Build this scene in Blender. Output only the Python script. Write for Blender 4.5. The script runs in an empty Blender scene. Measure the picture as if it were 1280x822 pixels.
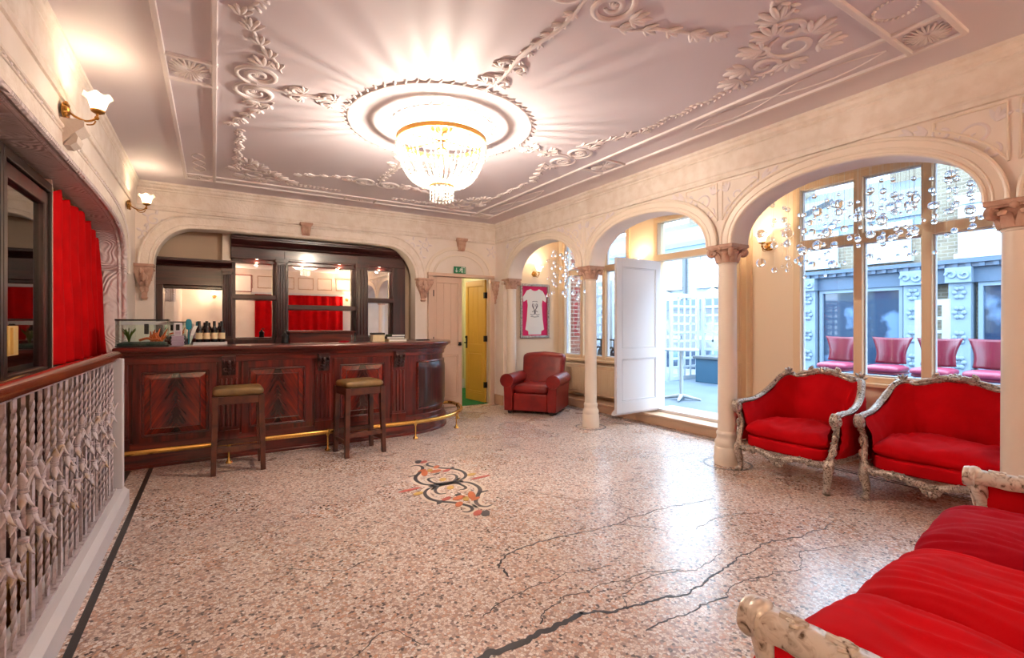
import bpy, math, random
from math import sin, cos, pi, radians, sqrt, atan2
from mathutils import Vector, Matrix, noise
SC = bpy.context.scene
COL = SC.collection
random.seed(7)
R = random.Random(11)

# ------------------------------------------------------------------ helpers
SKY, P_CH, P_SC, EXPO = 4.4, 86, 22, 1.34
def lin(h):
    if isinstance(h, str):
        h = h.lstrip('#')
        c = [int(h[i:i+2], 16)/255 for i in (0, 2, 4)]
    else:
        c = [v/255 for v in h]
    return tuple([(v/12.92 if v <= .04045 else ((v+.055)/1.055)**2.4) for v in c] + [1.0])

class MB:
    """collects vertices and faces for one mesh"""
    def __init__(s): s.v = []; s.f = []; s.nb = 0
    def add(s, vs, fs):
        n = len(s.v); s.v += [tuple(p) for p in vs]; s.f += [tuple(i+n for i in f) for f in fs]
        return s
    def box(s, x0, x1, y0, y1, z0, z1, M=None):
        e = (s.nb % 6)*.0005; s.nb += 1      # no two boxes of one mesh share a plane exactly
        x0, x1, y0, y1, z0, z1 = min(x0,x1)-e, max(x0,x1)+e, min(y0,y1)-e, max(y0,y1)+e, z0-e, z1+e
        vs = [(x, y, z) for z in (z0, z1) for y in (y0, y1) for x in (x0, x1)]
        if M: vs = [M @ Vector(p) for p in vs]
        return s.add(vs, [(0,2,3,1),(4,5,7,6),(0,1,5,4),(2,6,7,3),(0,4,6,2),(1,3,7,5)])
    def grid(s, fn, nu, nv, cu=False, cv=False):
        vs = [fn(i/(nu if cu else nu), j/(nv if cv else nv)) for i in range(nu if cu else nu+1) for j in range(nv if cv else nv+1)]
        NU = nu if cu else nu+1; NV = nv if cv else nv+1
        fs = []
        for i in range(nu):
            for j in range(nv):
                a, b = i % NU, (i+1) % NU; c, d = j % NV, (j+1) % NV
                fs.append((a*NV+c, b*NV+c, b*NV+d, a*NV+d))
        return s.add(vs, fs)
    def lathe(s, prof, c=(0,0,0), seg=24, M=None, a0=0, a1=2*pi, sq=None):
        """profile of (radius, height) turned round z"""
        full = abs(a1-a0-2*pi) < 1e-6
        n = seg if full else seg+1
        vs = []
        for r, z in prof:
            for k in range(n):
                a = a0+(a1-a0)*k/seg
                p = Vector((r*cos(a), r*sin(a), z))
                if M: p = M @ p
                vs.append(p+Vector(c))
        fs = []
        for i in range(len(prof)-1):
            for k in range(seg):
                k2 = (k+1) % n
                fs.append((i*n+k, i*n+k2, (i+1)*n+k2, (i+1)*n+k))
        if full and prof[0] != prof[-1]:
            if prof[0][0] > 1e-5: fs.append(tuple(reversed(range(n))))
            if prof[-1][0] > 1e-5: fs.append(tuple(range((len(prof)-1)*n, len(prof)*n)))
        return s.add(vs, fs)
    def tube(s, path, r, seg=8, up=None, flat=1.0, closed=False, cap=True):
        """tube along a path; r = number or list; flat squashes the second axis"""
        P = [Vector(p) for p in path]; n = len(P)
        rr = r if isinstance(r, (list, tuple)) else [r]*n
        ref = None; vs = []
        for i in range(n):
            if closed: t = P[(i+1) % n]-P[i-1]
            else: t = P[min(i+1, n-1)]-P[max(i-1, 0)]
            if t.length < 1e-9: t = Vector((0,0,1))
            t.normalize()
            if up is not None:
                a = Vector(up).cross(t)
                if a.length < 1e-4: a = t.orthogonal()
            else:
                if ref is None: ref = t.orthogonal()
                a = ref - t*ref.dot(t)
                if a.length < 1e-4: a = t.orthogonal()
            a.normalize(); b = t.cross(a); ref = a
            for k in range(seg):
                q = 2*pi*k/seg
                vs.append(P[i] + a*(rr[i]*cos(q)) + b*(rr[i]*flat*sin(q)))
        fs = []
        for i in range(n if closed else n-1):
            for k in range(seg):
                k2 = (k+1) % seg; j = (i+1) % n
                fs.append((i*seg+k, i*seg+k2, j*seg+k2, j*seg+k))
        if cap and not closed:
            fs.append(tuple(reversed(range(seg)))); fs.append(tuple(range((n-1)*seg, n*seg)))
        return s.add(vs, fs)
    def ball(s, c, r, seg=10, ring=6, sc=(1,1,1), M=None):
        prof = [(sin(pi*i/ring), -cos(pi*i/ring)) for i in range(ring+1)]
        vs = []; 
        for pr, z in prof:
            for k in range(seg):
                a = 2*pi*k/seg
                p = Vector((pr*cos(a)*r*sc[0], pr*sin(a)*r*sc[1], z*r*sc[2]))
                if M: p = M @ p
                vs.append(p+Vector(c))
        fs = [(i*seg+k, i*seg+(k+1) % seg, (i+1)*seg+(k+1) % seg, (i+1)*seg+k) for i in range(ring) for k in range(seg)]
        return s.add(vs, fs)
    def prism(s, poly, mp, d0, d1):
        """2D outline extruded between two depths; mp(u, v, d) -> point"""
        n = len(poly)
        vs = [mp(u, v, d0) for u, v in poly]+[mp(u, v, d1) for u, v in poly]
        fs = [tuple(reversed(range(n))), tuple(range(n, 2*n))]
        fs += [(i, (i+1) % n, n+(i+1) % n, n+i) for i in range(n)]
        return s.add(vs, fs)
    def band(s, c0, c1, mp, d0, d1, closed=False):
        """solid band between two matching curves"""
        n = len(c0); vs = []
        for (a, b) in zip(c0, c1):
            vs += [mp(a[0], a[1], d0), mp(b[0], b[1], d0), mp(b[0], b[1], d1), mp(a[0], a[1], d1)]
        fs = []
        for i in range(n if closed else n-1):
            j = (i+1) % n
            for k in range(4):
                k2 = (k+1) % 4
                fs.append((i*4+k, i*4+k2, j*4+k2, j*4+k))
        if not closed: fs += [(0,1,2,3), tuple((n-1)*4+k for k in (3,2,1,0))]
        return s.add(vs, fs)
    def pad(s, c, w, d, h, n=.45, m=.35, seg=28, ring=12, wob=0, M=None, seed=0):
        """stuffed cushion: super-ellipsoid"""
        def pw(x, e): return math.copysign(abs(x)**e, x)
        def fn(u, v):
            th = 2*pi*u; ph = -pi/2+pi*v
            x = w/2*pw(cos(ph), m)*pw(cos(th), n); y = d/2*pw(cos(ph), m)*pw(sin(th), n); z = h/2*pw(sin(ph), .8)
            if wob:
                q = noise.noise(Vector((x*5+seed, y*7, z*5)))*wob + noise.noise(Vector((x*14, y*3+seed, 1)))*wob*.5
                z += q*(1 if z > 0 else .3); x += q*.4; y += q*.4
            p = Vector((x, y, z))
            if M: p = M @ p
            return p+Vector(c)
        return s.grid(fn, seg, ring, cu=True)
    def cush(s, c, w, d, h, nx=56, ny=56, cr=.012, seed=0, M=None, fr=(16, 3), n=40):
        """loose feather cushion: rounded square with drawn creases"""
        def top(u, v, sg):
            a, e = sin(pi/2*(2*u-1)), sin(pi/2*(2*v-1))
            x = w/2*a*sqrt(1-.10*e**8); y = d/2*e*sqrt(1-.10*a**8)
            q = max(0, (1-abs(a)**5)*(1-abs(e)**5))**.42
            z = sg*h/2*q
            if sg > 0:
                t = noise.noise(Vector((x*fr[0]+1.5*noise.noise(Vector((x*3, y*3, seed))), y*fr[1], seed)))
                t2 = noise.noise(Vector((x*4+seed, y*5, 2.))); z += q*(cr*(1-abs(t)*2.4)+cr*1.3*t2)
            p = Vector((x, y, z))
            if M: p = M @ p
            return p+Vector(c)
        s.grid(lambda u, v: top(u, v, 1), nx, ny); return s.grid(lambda u, v: top(u, v, -1), 20, 20)
    def build(s, name, mat=None, parent=None, smooth=40, bevel=0, sub=0, loc=None, seg=2):
        me = bpy.data.meshes.new(name); me.from_pydata(s.v, [], s.f)
        me.validate(); me.update()
        o = bpy.data.objects.new(name, me); COL.objects.link(o)
        if mat: me.materials.append(mat)
        import bmesh
        bm = bmesh.new(); bm.from_mesh(me); bmesh.ops.recalc_face_normals(bm, faces=bm.faces); bm.to_mesh(me); bm.free()
        if smooth:
            me.polygons.foreach_set('use_smooth', [True]*len(me.polygons))
            me.set_sharp_from_angle(angle=radians(smooth))
        if bevel:
            b = o.modifiers.new('edge', 'BEVEL'); b.width = bevel; b.segments = seg; b.limit_method = 'ANGLE'; b.angle_limit = radians(40)
        if sub:
            b = o.modifiers.new('sub', 'SUBSURF'); b.levels = sub; b.render_levels = sub
        if parent: o.parent = parent
        if loc: o.location = loc
        return o

def tag(o, label, cat, group=None):
    o['label'] = label; o['category'] = cat
    if group: o['group'] = group
    return o
def thing(name, label, cat, loc=(0,0,0), rz=0, group=None):
    o = bpy.data.objects.new(name, None); COL.objects.link(o)
    o.location = loc; o.rotation_euler = (0, 0, rz); o.empty_display_size = .1
    return tag(o, label, cat, group)
def struct(o):
    o['kind'] = 'structure'; return o
def kids(o): return [c for c in bpy.data.objects if c.parent == o]
def dup(root, loc=None, rz=None, label=None):
    r = root.copy(); COL.objects.link(r)
    if loc is not None: r.location = loc
    if rz is not None: r.rotation_euler = (0, 0, rz)
    if label: r['label'] = label
    for ch in kids(root):
        c = ch.copy(); COL.objects.link(c); c.parent = r
        for g in kids(ch):
            d = g.copy(); COL.objects.link(d); d.parent = c
    return r
def spline(pts, n=8, closed=False):
    P = [Vector(p) for p in pts]; out = []; m = len(P)
    rng = m if closed else m-1
    for i in range(rng):
        p0 = P[i-1] if (closed or i > 0) else P[0]*2-P[1]
        p1 = P[i]; p2 = P[(i+1) % m]
        p3 = P[(i+2) % m] if (closed or i+2 < m) else P[-1]*2-P[-2]
        for k in range(n):
            t = k/n
            out.append(.5*((2*p1)+(p2-p0)*t+(2*p0-5*p1+4*p2-p3)*t*t+(3*p1-p0-3*p2+p3)*t**3))
    if not closed: out.append(P[-1])
    return out
def spiral(c, r0, r1, a0, a1, n=28):
    return [(c[0]+(r0+(r1-r0)*k/n)*cos(a0+(a1-a0)*k/n), c[1]+(r0+(r1-r0)*k/n)*sin(a0+(a1-a0)*k/n)) for k in range(n+1)]
def arch(c, a, zs, b, n=2.3, seg=32, t0=0, t1=pi):
    out = []
    for k in range(seg+1):
        t = t0+(t1-t0)*k/seg
        C, S = cos(t), max(0, sin(t))
        out.append((c+a*math.copysign(abs(C)**(2/n), C), zs+b*S**(2/n)))
    return out

# ------------------------------------------------------------------ materials
def mat(name, col=(.8,.8,.8,1), rough=.5, metal=0, bump=None, var=None, **kw):
    """bump=(scale, strength, distance) noise bump; var=(colour2, scale, lo, hi) noise mix"""
    m = bpy.data.materials.new(name); m.use_nodes = True
    nt = m.node_tree; N = nt.nodes; L = nt.links
    b = N['Principled BSDF']
    col = lin(col) if isinstance(col, str) else col
    b.inputs['Base Color'].default_value = col
    b.inputs['Roughness'].default_value = rough; b.inputs['Metallic'].default_value = metal
    for k, v in kw.items():
        b.inputs[k.replace('_', ' ')].default_value = v
    tc = N.new('ShaderNodeTexCoord')
    if var:
        c2, sc_, lo, hi = var
        n = N.new('ShaderNodeTexNoise'); n.inputs['Scale'].default_value = sc_; n.inputs['Detail'].default_value = 4
        L.new(tc.outputs['Object'], n.inputs['Vector'])
        r = N.new('ShaderNodeValToRGB'); r.color_ramp.elements[0].position = lo; r.color_ramp.elements[1].position = hi
        r.color_ramp.elements[0].color = col; r.color_ramp.elements[1].color = lin(c2) if isinstance(c2, str) else c2
        L.new(n.outputs['Fac'], r.inputs['Fac']); L.new(r.outputs['Color'], b.inputs['Base Color'])
    if bump:
        n = N.new('ShaderNodeTexNoise'); n.inputs['Scale'].default_value = bump[0]; n.inputs['Detail'].default_value = 5
        L.new(tc.outputs['Object'], n.inputs['Vector'])
        bp = N.new('ShaderNodeBump'); bp.inputs['Strength'].default_value = bump[1]; bp.inputs['Distance'].default_value = bump[2]
        L.new(n.outputs['Fac'], bp.inputs['Height']); L.new(bp.outputs['Normal'], b.inputs['Normal'])
    return m
def nodes(m): return m.node_tree.nodes, m.node_tree.links, m.node_tree.nodes['Principled BSDF']

M = {}
def silverleaf(name, c0, c1, c2, sc):
    """carved gesso with worn silver: dark brown in the dips paints recess shade and dirt"""
    m = mat(name, c0, .34, .5 if sc > 30 else .25); N, L, b = nodes(m); tc = N['Texture Coordinate']
    n = N.new('ShaderNodeTexNoise'); n.inputs['Scale'].default_value = sc; n.inputs['Detail'].default_value = 3; n.inputs['Distortion'].default_value = 1.6
    L.new(tc.outputs['Object'], n.inputs['Vector']); r = N.new('ShaderNodeValToRGB'); e = r.color_ramp.elements
    e[0].position = .32; e[0].color = lin(c2); e[1].position = .54; e[1].color = lin(c0); k = e.new(.41); k.color = lin(c1)  # dark low end of the ramp paints shade into the carving
    L.new(n.outputs['Fac'], r.inputs[0]); L.new(r.outputs[0], b.inputs['Base Color'])
    bp = N.new('ShaderNodeBump'); bp.inputs['Strength'].default_value = .35; bp.inputs['Distance'].default_value = .006
    L.new(n.outputs['Fac'], bp.inputs['Height']); L.new(bp.outputs[0], b.inputs['Normal']); return m
M['wall'] = mat('cream plaster', '#efe4db', .55, bump=(90, .25, .004), var=('#e6d9cd', 3, .35, .7))
M['frieze'] = mat('embossed cream plaster', '#ede2d8', .5, bump=(38, .5, .012), var=('#e3d5c8', 9, .4, .65))
M['ceil'] = mat('lilac white ceiling paint', '#dcd3da', .6, bump=(20, .06, .004))
M['relief'] = mat('white relief plaster', '#e6dcdc', .5, bump=(120, .3, .004))
M['stone'] = mat('pinkish carved stone', '#cda894', .6, bump=(70, .5, .006), var=('#b98f7c', 14, .4, .7))
M['keystone'] = mat('pale carved plaster', '#d9cbbf', .6, bump=(60, .4, .006))
M['colpaint'] = mat('cream gloss paint', '#ecdfd0', .35)
M['baywall'] = mat('pale beige paint', '#ecd9c0', .55)
M['pinkwood'] = mat('pinkish beige painted wood', '#d6b8a3', .45)
M['frame'] = mat('light tan painted timber', '#e6cba8', .4)
M['tan'] = mat('tan skirting', '#c7a386', .45)
M['white'] = mat('white painted wood', '#d3d1d6', .4)
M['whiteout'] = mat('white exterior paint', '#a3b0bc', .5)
M['silver'] = silverleaf('aged silver leaf', '#c2b7ad', '#8f8177', '#33211a', 48)
M['silverpale'] = silverleaf('pale worn silver leaf', '#dcd3c8', '#bdb0a2', '#54402f', 26)
M['rail_silver'] = mat('silvered wrought iron', '#c6bcc2', .42, .2, bump=(60, .5, .006), var=('#7d6c70', 26, .5, .75))
M['leaf'] = mat('rubbed silver and gold leaf', '#cdc3c6', .42, .2, bump=(40, .5, .008), var=('#c0a070', 9, .52, .64))
M['brass'] = mat('polished brass', '#d9ab5c', .22, 1)
M['plate'] = mat('pale brass plate', '#e6c77c', .35, .45)
M['brassold'] = mat('aged brass', '#a9793a', .35, .9)
M['gold'] = mat('matt gold band', '#b9853a', .4, .7)
M['dark'] = mat('dark stained wood', '#241712', .35, bump=(30, .2, .004))
M['black'] = mat('black', '#101012', .4)
M['iron'] = mat('black iron', '#1b1a1b', .45, .4)
M['velvet'] = mat('red velvet', '#b4000d', .85, bump=(260, .3, .002), var=('#c80212', 3.5, .35, .7), Specular_IOR_Level=.12, Sheen_Weight=.03, Sheen_Tint=(1, .1, .15, 1))
M['velvetdark'] = mat('crimson velvet', '#9c0016', .85, bump=(200, .3, .002), Specular_IOR_Level=.12, Sheen_Weight=.06, Sheen_Tint=(1, .1, .3, 1))
M['curtain'] = mat('red curtain cloth', '#bb0006', .85, bump=(150, .2, .002), var=('#a50005', 5, .4, .7), Specular_IOR_Level=.12)
M['leather'] = mat('red leather', '#8a1c18', .38, bump=(140, .25, .002), var=('#701411', 6, .4, .7))
M['stoolpad'] = mat('olive brown leather', '#7d6136', .4, bump=(120, .3, .002), var=('#5f4a28', 8, .4, .7))
M['stoolwood'] = mat('dark brown turned oak', '#5a2d1d', .35, var=('#351a12', 12, .4, .7))
M['yellow'] = mat('yellow painted door', '#cf9f3e', .42)
M['greencarpet'] = mat('green carpet', '#0f6a31', .95, bump=(200, .5, .004))
M['ochre'] = mat('ochre painted wall', '#b98a45', .6)
M['taupe'] = mat('taupe panel paint', '#c9b198', .55)
M['paper'] = mat('white paper', '#eeebe6', .8)
M['mauvepaper'] = mat('mauve printed leaflets', '#b9a3b4', .7)
M['pink'] = mat('magenta mount card', '#d4145f', .6)
M['red_plastic'] = mat('raspberry moulded plastic', '#6a0c2a', .3, var=('#590a22', 4, .4, .7))
M['pink_pad'] = mat('rose seat pad', '#8a2c48', .35)
M['signgreen'] = mat('green sign', '#0a7a4c', .4)
M['signwhite'] = mat('white sign print', '#f2f5f2', .5)
M['bottle'] = mat('dark bottle glass', '#07080b', .08)
M['cream_label'] = mat('cream paper label', '#e2cfa6', .7)
M['teal'] = mat('teal plastic', '#0f7d92', .4)
M['coral'] = mat('orange coral', '#e0661a', .6, bump=(60, .6, .004))
M['plant'] = mat('aquarium plant', '#5d7a2a', .5)
M['gravel'] = mat('dark green gravel', '#12382f', .5, bump=(220, 1, .006), var=('#5d8a80', 160, .55, .62))
M['terrace'] = mat('grey blue deck', '#506274', .55, bump=(8, .15, .004), var=('#455668', 2, .4, .7))
M['asphalt'] = mat('street asphalt', '#747a80', .8)
M['slate'] = mat('slate grey roof', '#535b64', .7)
M['shopblue'] = mat('blue grey shopfront paint', '#42556c', .5)
M['shopglass'] = mat('dark shop glass', '#26364c', .05, Specular_IOR_Level=.8, var=('#5b7392', 1.2, .52, .6))  # paler blue patches paint reflections into the dark glass
M['shopstone'] = mat('pale blue stone', '#6f7f90', .6, bump=(30, .4, .01))
M['sash'] = mat('white sash', '#aab2ba', .5)
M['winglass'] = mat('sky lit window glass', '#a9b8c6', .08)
M['border'] = mat('dark border mosaic', '#2a2423', .4, bump=(300, .5, .002))
M['crack'] = mat('dark filled crack', '#26232a', .5)
M['mosdark'] = mat('dark slate tesserae', '#4b4a4e', .35, bump=(300, .5, .002))
M['moscream'] = mat('cream tesserae', '#dccabb', .35, bump=(300, .5, .002))
M['mosorange'] = mat('orange tesserae', '#c8704c', .35, bump=(300, .5, .002))
M['mosyellow'] = mat('yellow tesserae', '#cda65c', .35, bump=(300, .5, .002))
M['mosred'] = mat('red tesserae', '#b85a50', .35, bump=(300, .5, .002))
M['rubber'] = mat('black rubber', '#18181a', .6)
M['beigerad'] = mat('cream radiator enamel', '#e0c9a8', .35)
M['planter'] = mat('dark blue planter', '#1f4a66', .5)

def bulb(name, col, s):
    m = bpy.data.materials.new(name); m.use_nodes = True
    N = m.node_tree.nodes; N.clear()
    e = N.new('ShaderNodeEmission'); e.inputs[0].default_value = col; e.inputs[1].default_value = s
    o = N.new('ShaderNodeOutputMaterial'); m.node_tree.links.new(e.outputs[0], o.inputs[0]); return m
M['bulb'] = bulb('glowing filament bulb', (1, .78, .48, 1), 25)
M['signlit'] = bulb('lit green sign face', lin('#0f8d57'), .55)

def thin_glass(name, tint=(1,1,1,1), refl=.08, rough=0):
    m = bpy.data.materials.new(name); m.use_nodes = True
    N = m.node_tree.nodes; L = m.node_tree.links; N.clear()
    t = N.new('ShaderNodeBsdfTransparent'); t.inputs[0].default_value = tint
    g = N.new('ShaderNodeBsdfGlossy'); g.inputs['Roughness'].default_value = rough
    fr = N.new('ShaderNodeLayerWeight'); fr.inputs[0].default_value = .25
    mm = N.new('ShaderNodeMath'); mm.operation = 'MULTIPLY_ADD'; mm.inputs[1].default_value = .5; mm.inputs[2].default_value = refl
    L.new(fr.outputs['Fresnel'], mm.inputs[0])
    mx = N.new('ShaderNodeMixShader'); o = N.new('ShaderNodeOutputMaterial')
    L.new(mm.outputs[0], mx.inputs[0]); L.new(t.outputs[0], mx.inputs[1]); L.new(g.outputs[0], mx.inputs[2]); L.new(mx.outputs[0], o.inputs[0])
    return m
M['glass'] = thin_glass('window glass', (.93, .97, 1, 1), .02)
M['tankglass'] = thin_glass('aquarium glass', (.95, 1, .98, 1), .03)
M['darkglass'] = thin_glass('dark door glass', (.25, .2, .18, 1), .3)
def crystal(name, tr, tl, gl, col=(1,1,1,1)):
    m = bpy.data.materials.new(name); m.use_nodes = True
    N = m.node_tree.nodes; L = m.node_tree.links; N.clear()
    a = N.new('ShaderNodeBsdfTransparent'); b = N.new('ShaderNodeBsdfTranslucent'); c = N.new('ShaderNodeBsdfGlossy')
    b.inputs[0].default_value = col; c.inputs['Roughness'].default_value = .08
    x = N.new('ShaderNodeMixShader'); y = N.new('ShaderNodeMixShader'); o = N.new('ShaderNodeOutputMaterial')
    x.inputs[0].default_value = tl/(tl+tr); y.inputs[0].default_value = gl
    L.new(a.outputs[0], x.inputs[1]); L.new(b.outputs[0], x.inputs[2]); L.new(x.outputs[0], y.inputs[1]); L.new(c.outputs[0], y.inputs[2]); L.new(y.outputs[0], o.inputs[0])
    return m
M['crystal'] = crystal('cut crystal', .45, .3, .25, (1, .97, .9, 1))
M['shade'] = crystal('frosted glass shade', .25, .75, .06, (1, .93, .8, 1))
M['ball'] = mat('clear glass ball', (1,1,1,1), .0, Transmission_Weight=1.0, IOR=1.38)
M['mirror'] = mat('mirror', (.93, .92, .9, 1), .01, 1)

def wood(name, c0, c1, c2, axis=2, sc=3.0, rough=.28, coat=.4):
    m = mat(name, c0, rough); N, L, b = nodes(m)
    tc = N['Texture Coordinate']; mp = N.new('ShaderNodeMapping')
    s = [sc*7]*3; s[axis] = sc*.6; mp.inputs['Scale'].default_value = s
    n = N.new('ShaderNodeTexNoise'); n.inputs['Scale'].default_value = 1; n.inputs['Detail'].default_value = 6; n.inputs['Distortion'].default_value = .8
    r = N.new('ShaderNodeValToRGB'); e = r.color_ramp.elements
    e[0].position = .32; e[0].color = lin(c0); e[1].position = .72; e[1].color = lin(c2)
    k = e.new(.52); k.color = lin(c1)
    L.new(tc.outputs['Object'], mp.inputs[0]); L.new(mp.outputs[0], n.inputs['Vector']); L.new(n.outputs['Fac'], r.inputs[0]); L.new(r.outputs[0], b.inputs['Base Color'])
    b.inputs['Coat Weight'].default_value = coat; b.inputs['Coat Roughness'].default_value = .12
    return m
M['mahog'] = wood('mahogany upright grain', '#2a0706', '#52120c', '#742015', 2, coat=.3)
M['mahogx'] = wood('mahogany long grain', '#2c0807', '#59160e', '#7c2718', 0, coat=.35)
M['mahogdk'] = wood('dark mahogany', '#1c0a0a', '#341415', '#4a1d1a', 2)
M['mahogdkx'] = wood('dark mahogany long grain', '#1d0a0a', '#381616', '#4d201b', 0)
M['handrail'] = wood('polished red brown handrail', '#4a1a0c', '#7a3318', '#9c4d26', 1, 2.5, .2, .7)

def flame(name):
    """book-matched crotch veneer: a feathered dark stem with curls rising either side"""
    m = mat(name, '#5a160d', .25); N, L, b = nodes(m); tc = N['Texture Coordinate']
    sp = N.new('ShaderNodeSeparateXYZ'); L.new(tc.outputs['Object'], sp.inputs[0])
    ab = N.new('ShaderNodeMath'); ab.operation = 'ABSOLUTE'; L.new(sp.outputs[0], ab.inputs[0])
    w = N.new('ShaderNodeMath'); w.operation = 'MULTIPLY_ADD'; w.inputs[1].default_value = 1.6; L.new(ab.outputs[0], w.inputs[0]); L.new(sp.outputs[2], w.inputs[2])
    cb = N.new('ShaderNodeCombineXYZ'); L.new(ab.outputs[0], cb.inputs[0]); L.new(w.outputs[0], cb.inputs[2])
    mp = N.new('ShaderNodeMapping'); mp.inputs['Scale'].default_value = (7, 1, 26); L.new(cb.outputs[0], mp.inputs[0])
    n = N.new('ShaderNodeTexNoise'); n.inputs['Scale'].default_value = 1; n.inputs['Detail'].default_value = 5; n.inputs['Distortion'].default_value = .5; L.new(mp.outputs[0], n.inputs['Vector'])
    st = N.new('ShaderNodeMapRange'); st.inputs[1].default_value = .0; st.inputs[2].default_value = .13; st.inputs[3].default_value = .3; st.inputs[4].default_value = 0; L.new(ab.outputs[0], st.inputs[0])
    sb = N.new('ShaderNodeMath'); sb.operation = 'SUBTRACT'; L.new(n.outputs['Fac'], sb.inputs[0]); L.new(st.outputs[0], sb.inputs[1])
    r = N.new('ShaderNodeValToRGB'); e = r.color_ramp.elements
    e[0].position = .12; e[0].color = lin('#170404'); e[1].position = .7; e[1].color = lin('#8c2613'); k = e.new(.42); k.color = lin('#56120b')
    L.new(sb.outputs[0], r.inputs[0]); L.new(r.outputs[0], b.inputs['Base Color'])
    b.inputs['Coat Weight'].default_value = .2; b.inputs['Coat Roughness'].default_value = .15
    return m
M['flame'] = flame('flame mahogany veneer')

def terrazzo():
    m = mat('terrazzo chips', '#b89a88', .22, Specular_IOR_Level=.75); N, L, b = nodes(m); tc = N['Texture Coordinate']
    def vor(sc_, rnd=1):
        v = N.new('ShaderNodeTexVoronoi'); v.inputs['Scale'].default_value = sc_; v.inputs['Randomness'].default_value = rnd
        L.new(nz.outputs[0], v.inputs['Vector']); return v
    nz = N.new('ShaderNodeVectorMath'); nz.operation = 'ADD'
    wn = N.new('ShaderNodeTexNoise'); wn.inputs['Scale'].default_value = 60; wn.inputs['Detail'].default_value = 2
    L.new(tc.outputs['Object'], wn.inputs['Vector'])
    sc = N.new('ShaderNodeVectorMath'); sc.operation = 'SCALE'; sc.inputs['Scale'].default_value = .012; L.new(wn.outputs['Color'], sc.inputs[0])
    L.new(tc.outputs['Object'], nz.inputs[0]); L.new(sc.outputs[0], nz.inputs[1])
    v = vor(70)
    r = N.new('ShaderNodeValToRGB'); r.color_ramp.interpolation = 'CONSTANT'; e = r.color_ramp.elements
    cols = ['#544a4a', '#bb9a88', '#dcc7bb', '#ede3dc', '#c9b0a4', '#f4eeea', '#cfa38c', '#e4d3c8', '#a18880', '#e9dbd1', '#d6b29e']
    e[0].position = 0; e[0].color = lin(cols[0]); e[1].position = .95; e[1].color = lin(cols[-1])
    for i, c in enumerate(cols[1:-1]):
        k = e.new((i+1)/len(cols)*.98-.02); k.color = lin(c)
    hs = N.new('ShaderNodeSeparateColor'); L.new(v.outputs['Color'], hs.inputs[0]); L.new(hs.outputs[0], r.inputs[0])
    d = N.new('ShaderNodeTexVoronoi'); d.feature = 'DISTANCE_TO_EDGE'; d.inputs['Scale'].default_value = 70; L.new(nz.outputs[0], d.inputs['Vector'])
    dr = N.new('ShaderNodeMapRange'); dr.inputs[1].default_value = .02; dr.inputs[2].default_value = .09; L.new(d.outputs['Distance'], dr.inputs[0])
    mx = N.new('ShaderNodeMix'); mx.data_type = 'RGBA'; mx.inputs[6].default_value = lin('#a68f85'); L.new(dr.outputs[0], mx.inputs[0]); L.new(r.outputs[0], mx.inputs[7])
    # slow worn patches over metres
    pn = N.new('ShaderNodeTexNoise'); pn.inputs['Scale'].default_value = 1.3; pn.inputs['Detail'].default_value = 3; L.new(tc.outputs['Object'], pn.inputs['Vector'])
    pr = N.new('ShaderNodeValToRGB'); pr.color_ramp.elements[0].position = .3; pr.color_ramp.elements[0].color = (.86, .84, .84, 1); pr.color_ramp.elements[1].position = .7; pr.color_ramp.elements[1].color = (1, 1, 1, 1)
    L.new(pn.outputs['Fac'], pr.inputs[0])
    ml = N.new('ShaderNodeMix'); ml.data_type = 'RGBA'; ml.blend_type = 'MULTIPLY'; ml.inputs[0].default_value = 1
    L.new(mx.outputs[2], ml.inputs[6]); L.new(pr.outputs[0], ml.inputs[7]); L.new(ml.outputs[2], b.inputs['Base Color'])
    bp = N.new('ShaderNodeBump'); bp.inputs['Strength'].default_value = .06; bp.inputs['Distance'].default_value = .001
    L.new(dr.outputs[0], bp.inputs['Height']); L.new(bp.outputs[0], b.inputs['Normal'])
    rr = N.new('ShaderNodeMapRange'); rr.inputs[3].default_value = .2; rr.inputs[4].default_value = .36; L.new(pn.outputs['Fac'], rr.inputs[0]); L.new(rr.outputs[0], b.inputs['Roughness'])
    return m
M['terrazzo'] = terrazzo()

def brick(name, c1, c2, mortar, sc=1.0, axes=(1, 2)):
    m = mat(name, c1, .8); N, L, b = nodes(m); tc = N['Texture Coordinate']
    sp = N.new('ShaderNodeSeparateXYZ'); L.new(tc.outputs['Object'], sp.inputs[0])
    cb = N.new('ShaderNodeCombineXYZ'); L.new(sp.outputs[axes[0]], cb.inputs[0]); L.new(sp.outputs[axes[1]], cb.inputs[1])
    t = N.new('ShaderNodeTexBrick'); t.inputs['Scale'].default_value = sc; t.inputs['Color1'].default_value = lin(c1); t.inputs['Color2'].default_value = lin(c2); t.inputs['Mortar'].default_value = lin(mortar)
    t.inputs['Brick Width'].default_value = .22; t.inputs['Row Height'].default_value = .075; t.inputs['Mortar Size'].default_value = .008
    L.new(cb.outputs[0], t.inputs['Vector']); L.new(t.outputs[0], b.inputs['Base Color']); return m
M['stock'] = brick('yellow stock brick', '#756a58', '#64594b', '#837d72')
M['paleb'] = brick('pale rendered brick', '#8f969d', '#878e96', '#979da2')
M['redbrick'] = brick('red brick', '#9c4a38', '#7f3a2e', '#b9a89a', axes=(0, 2))

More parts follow.
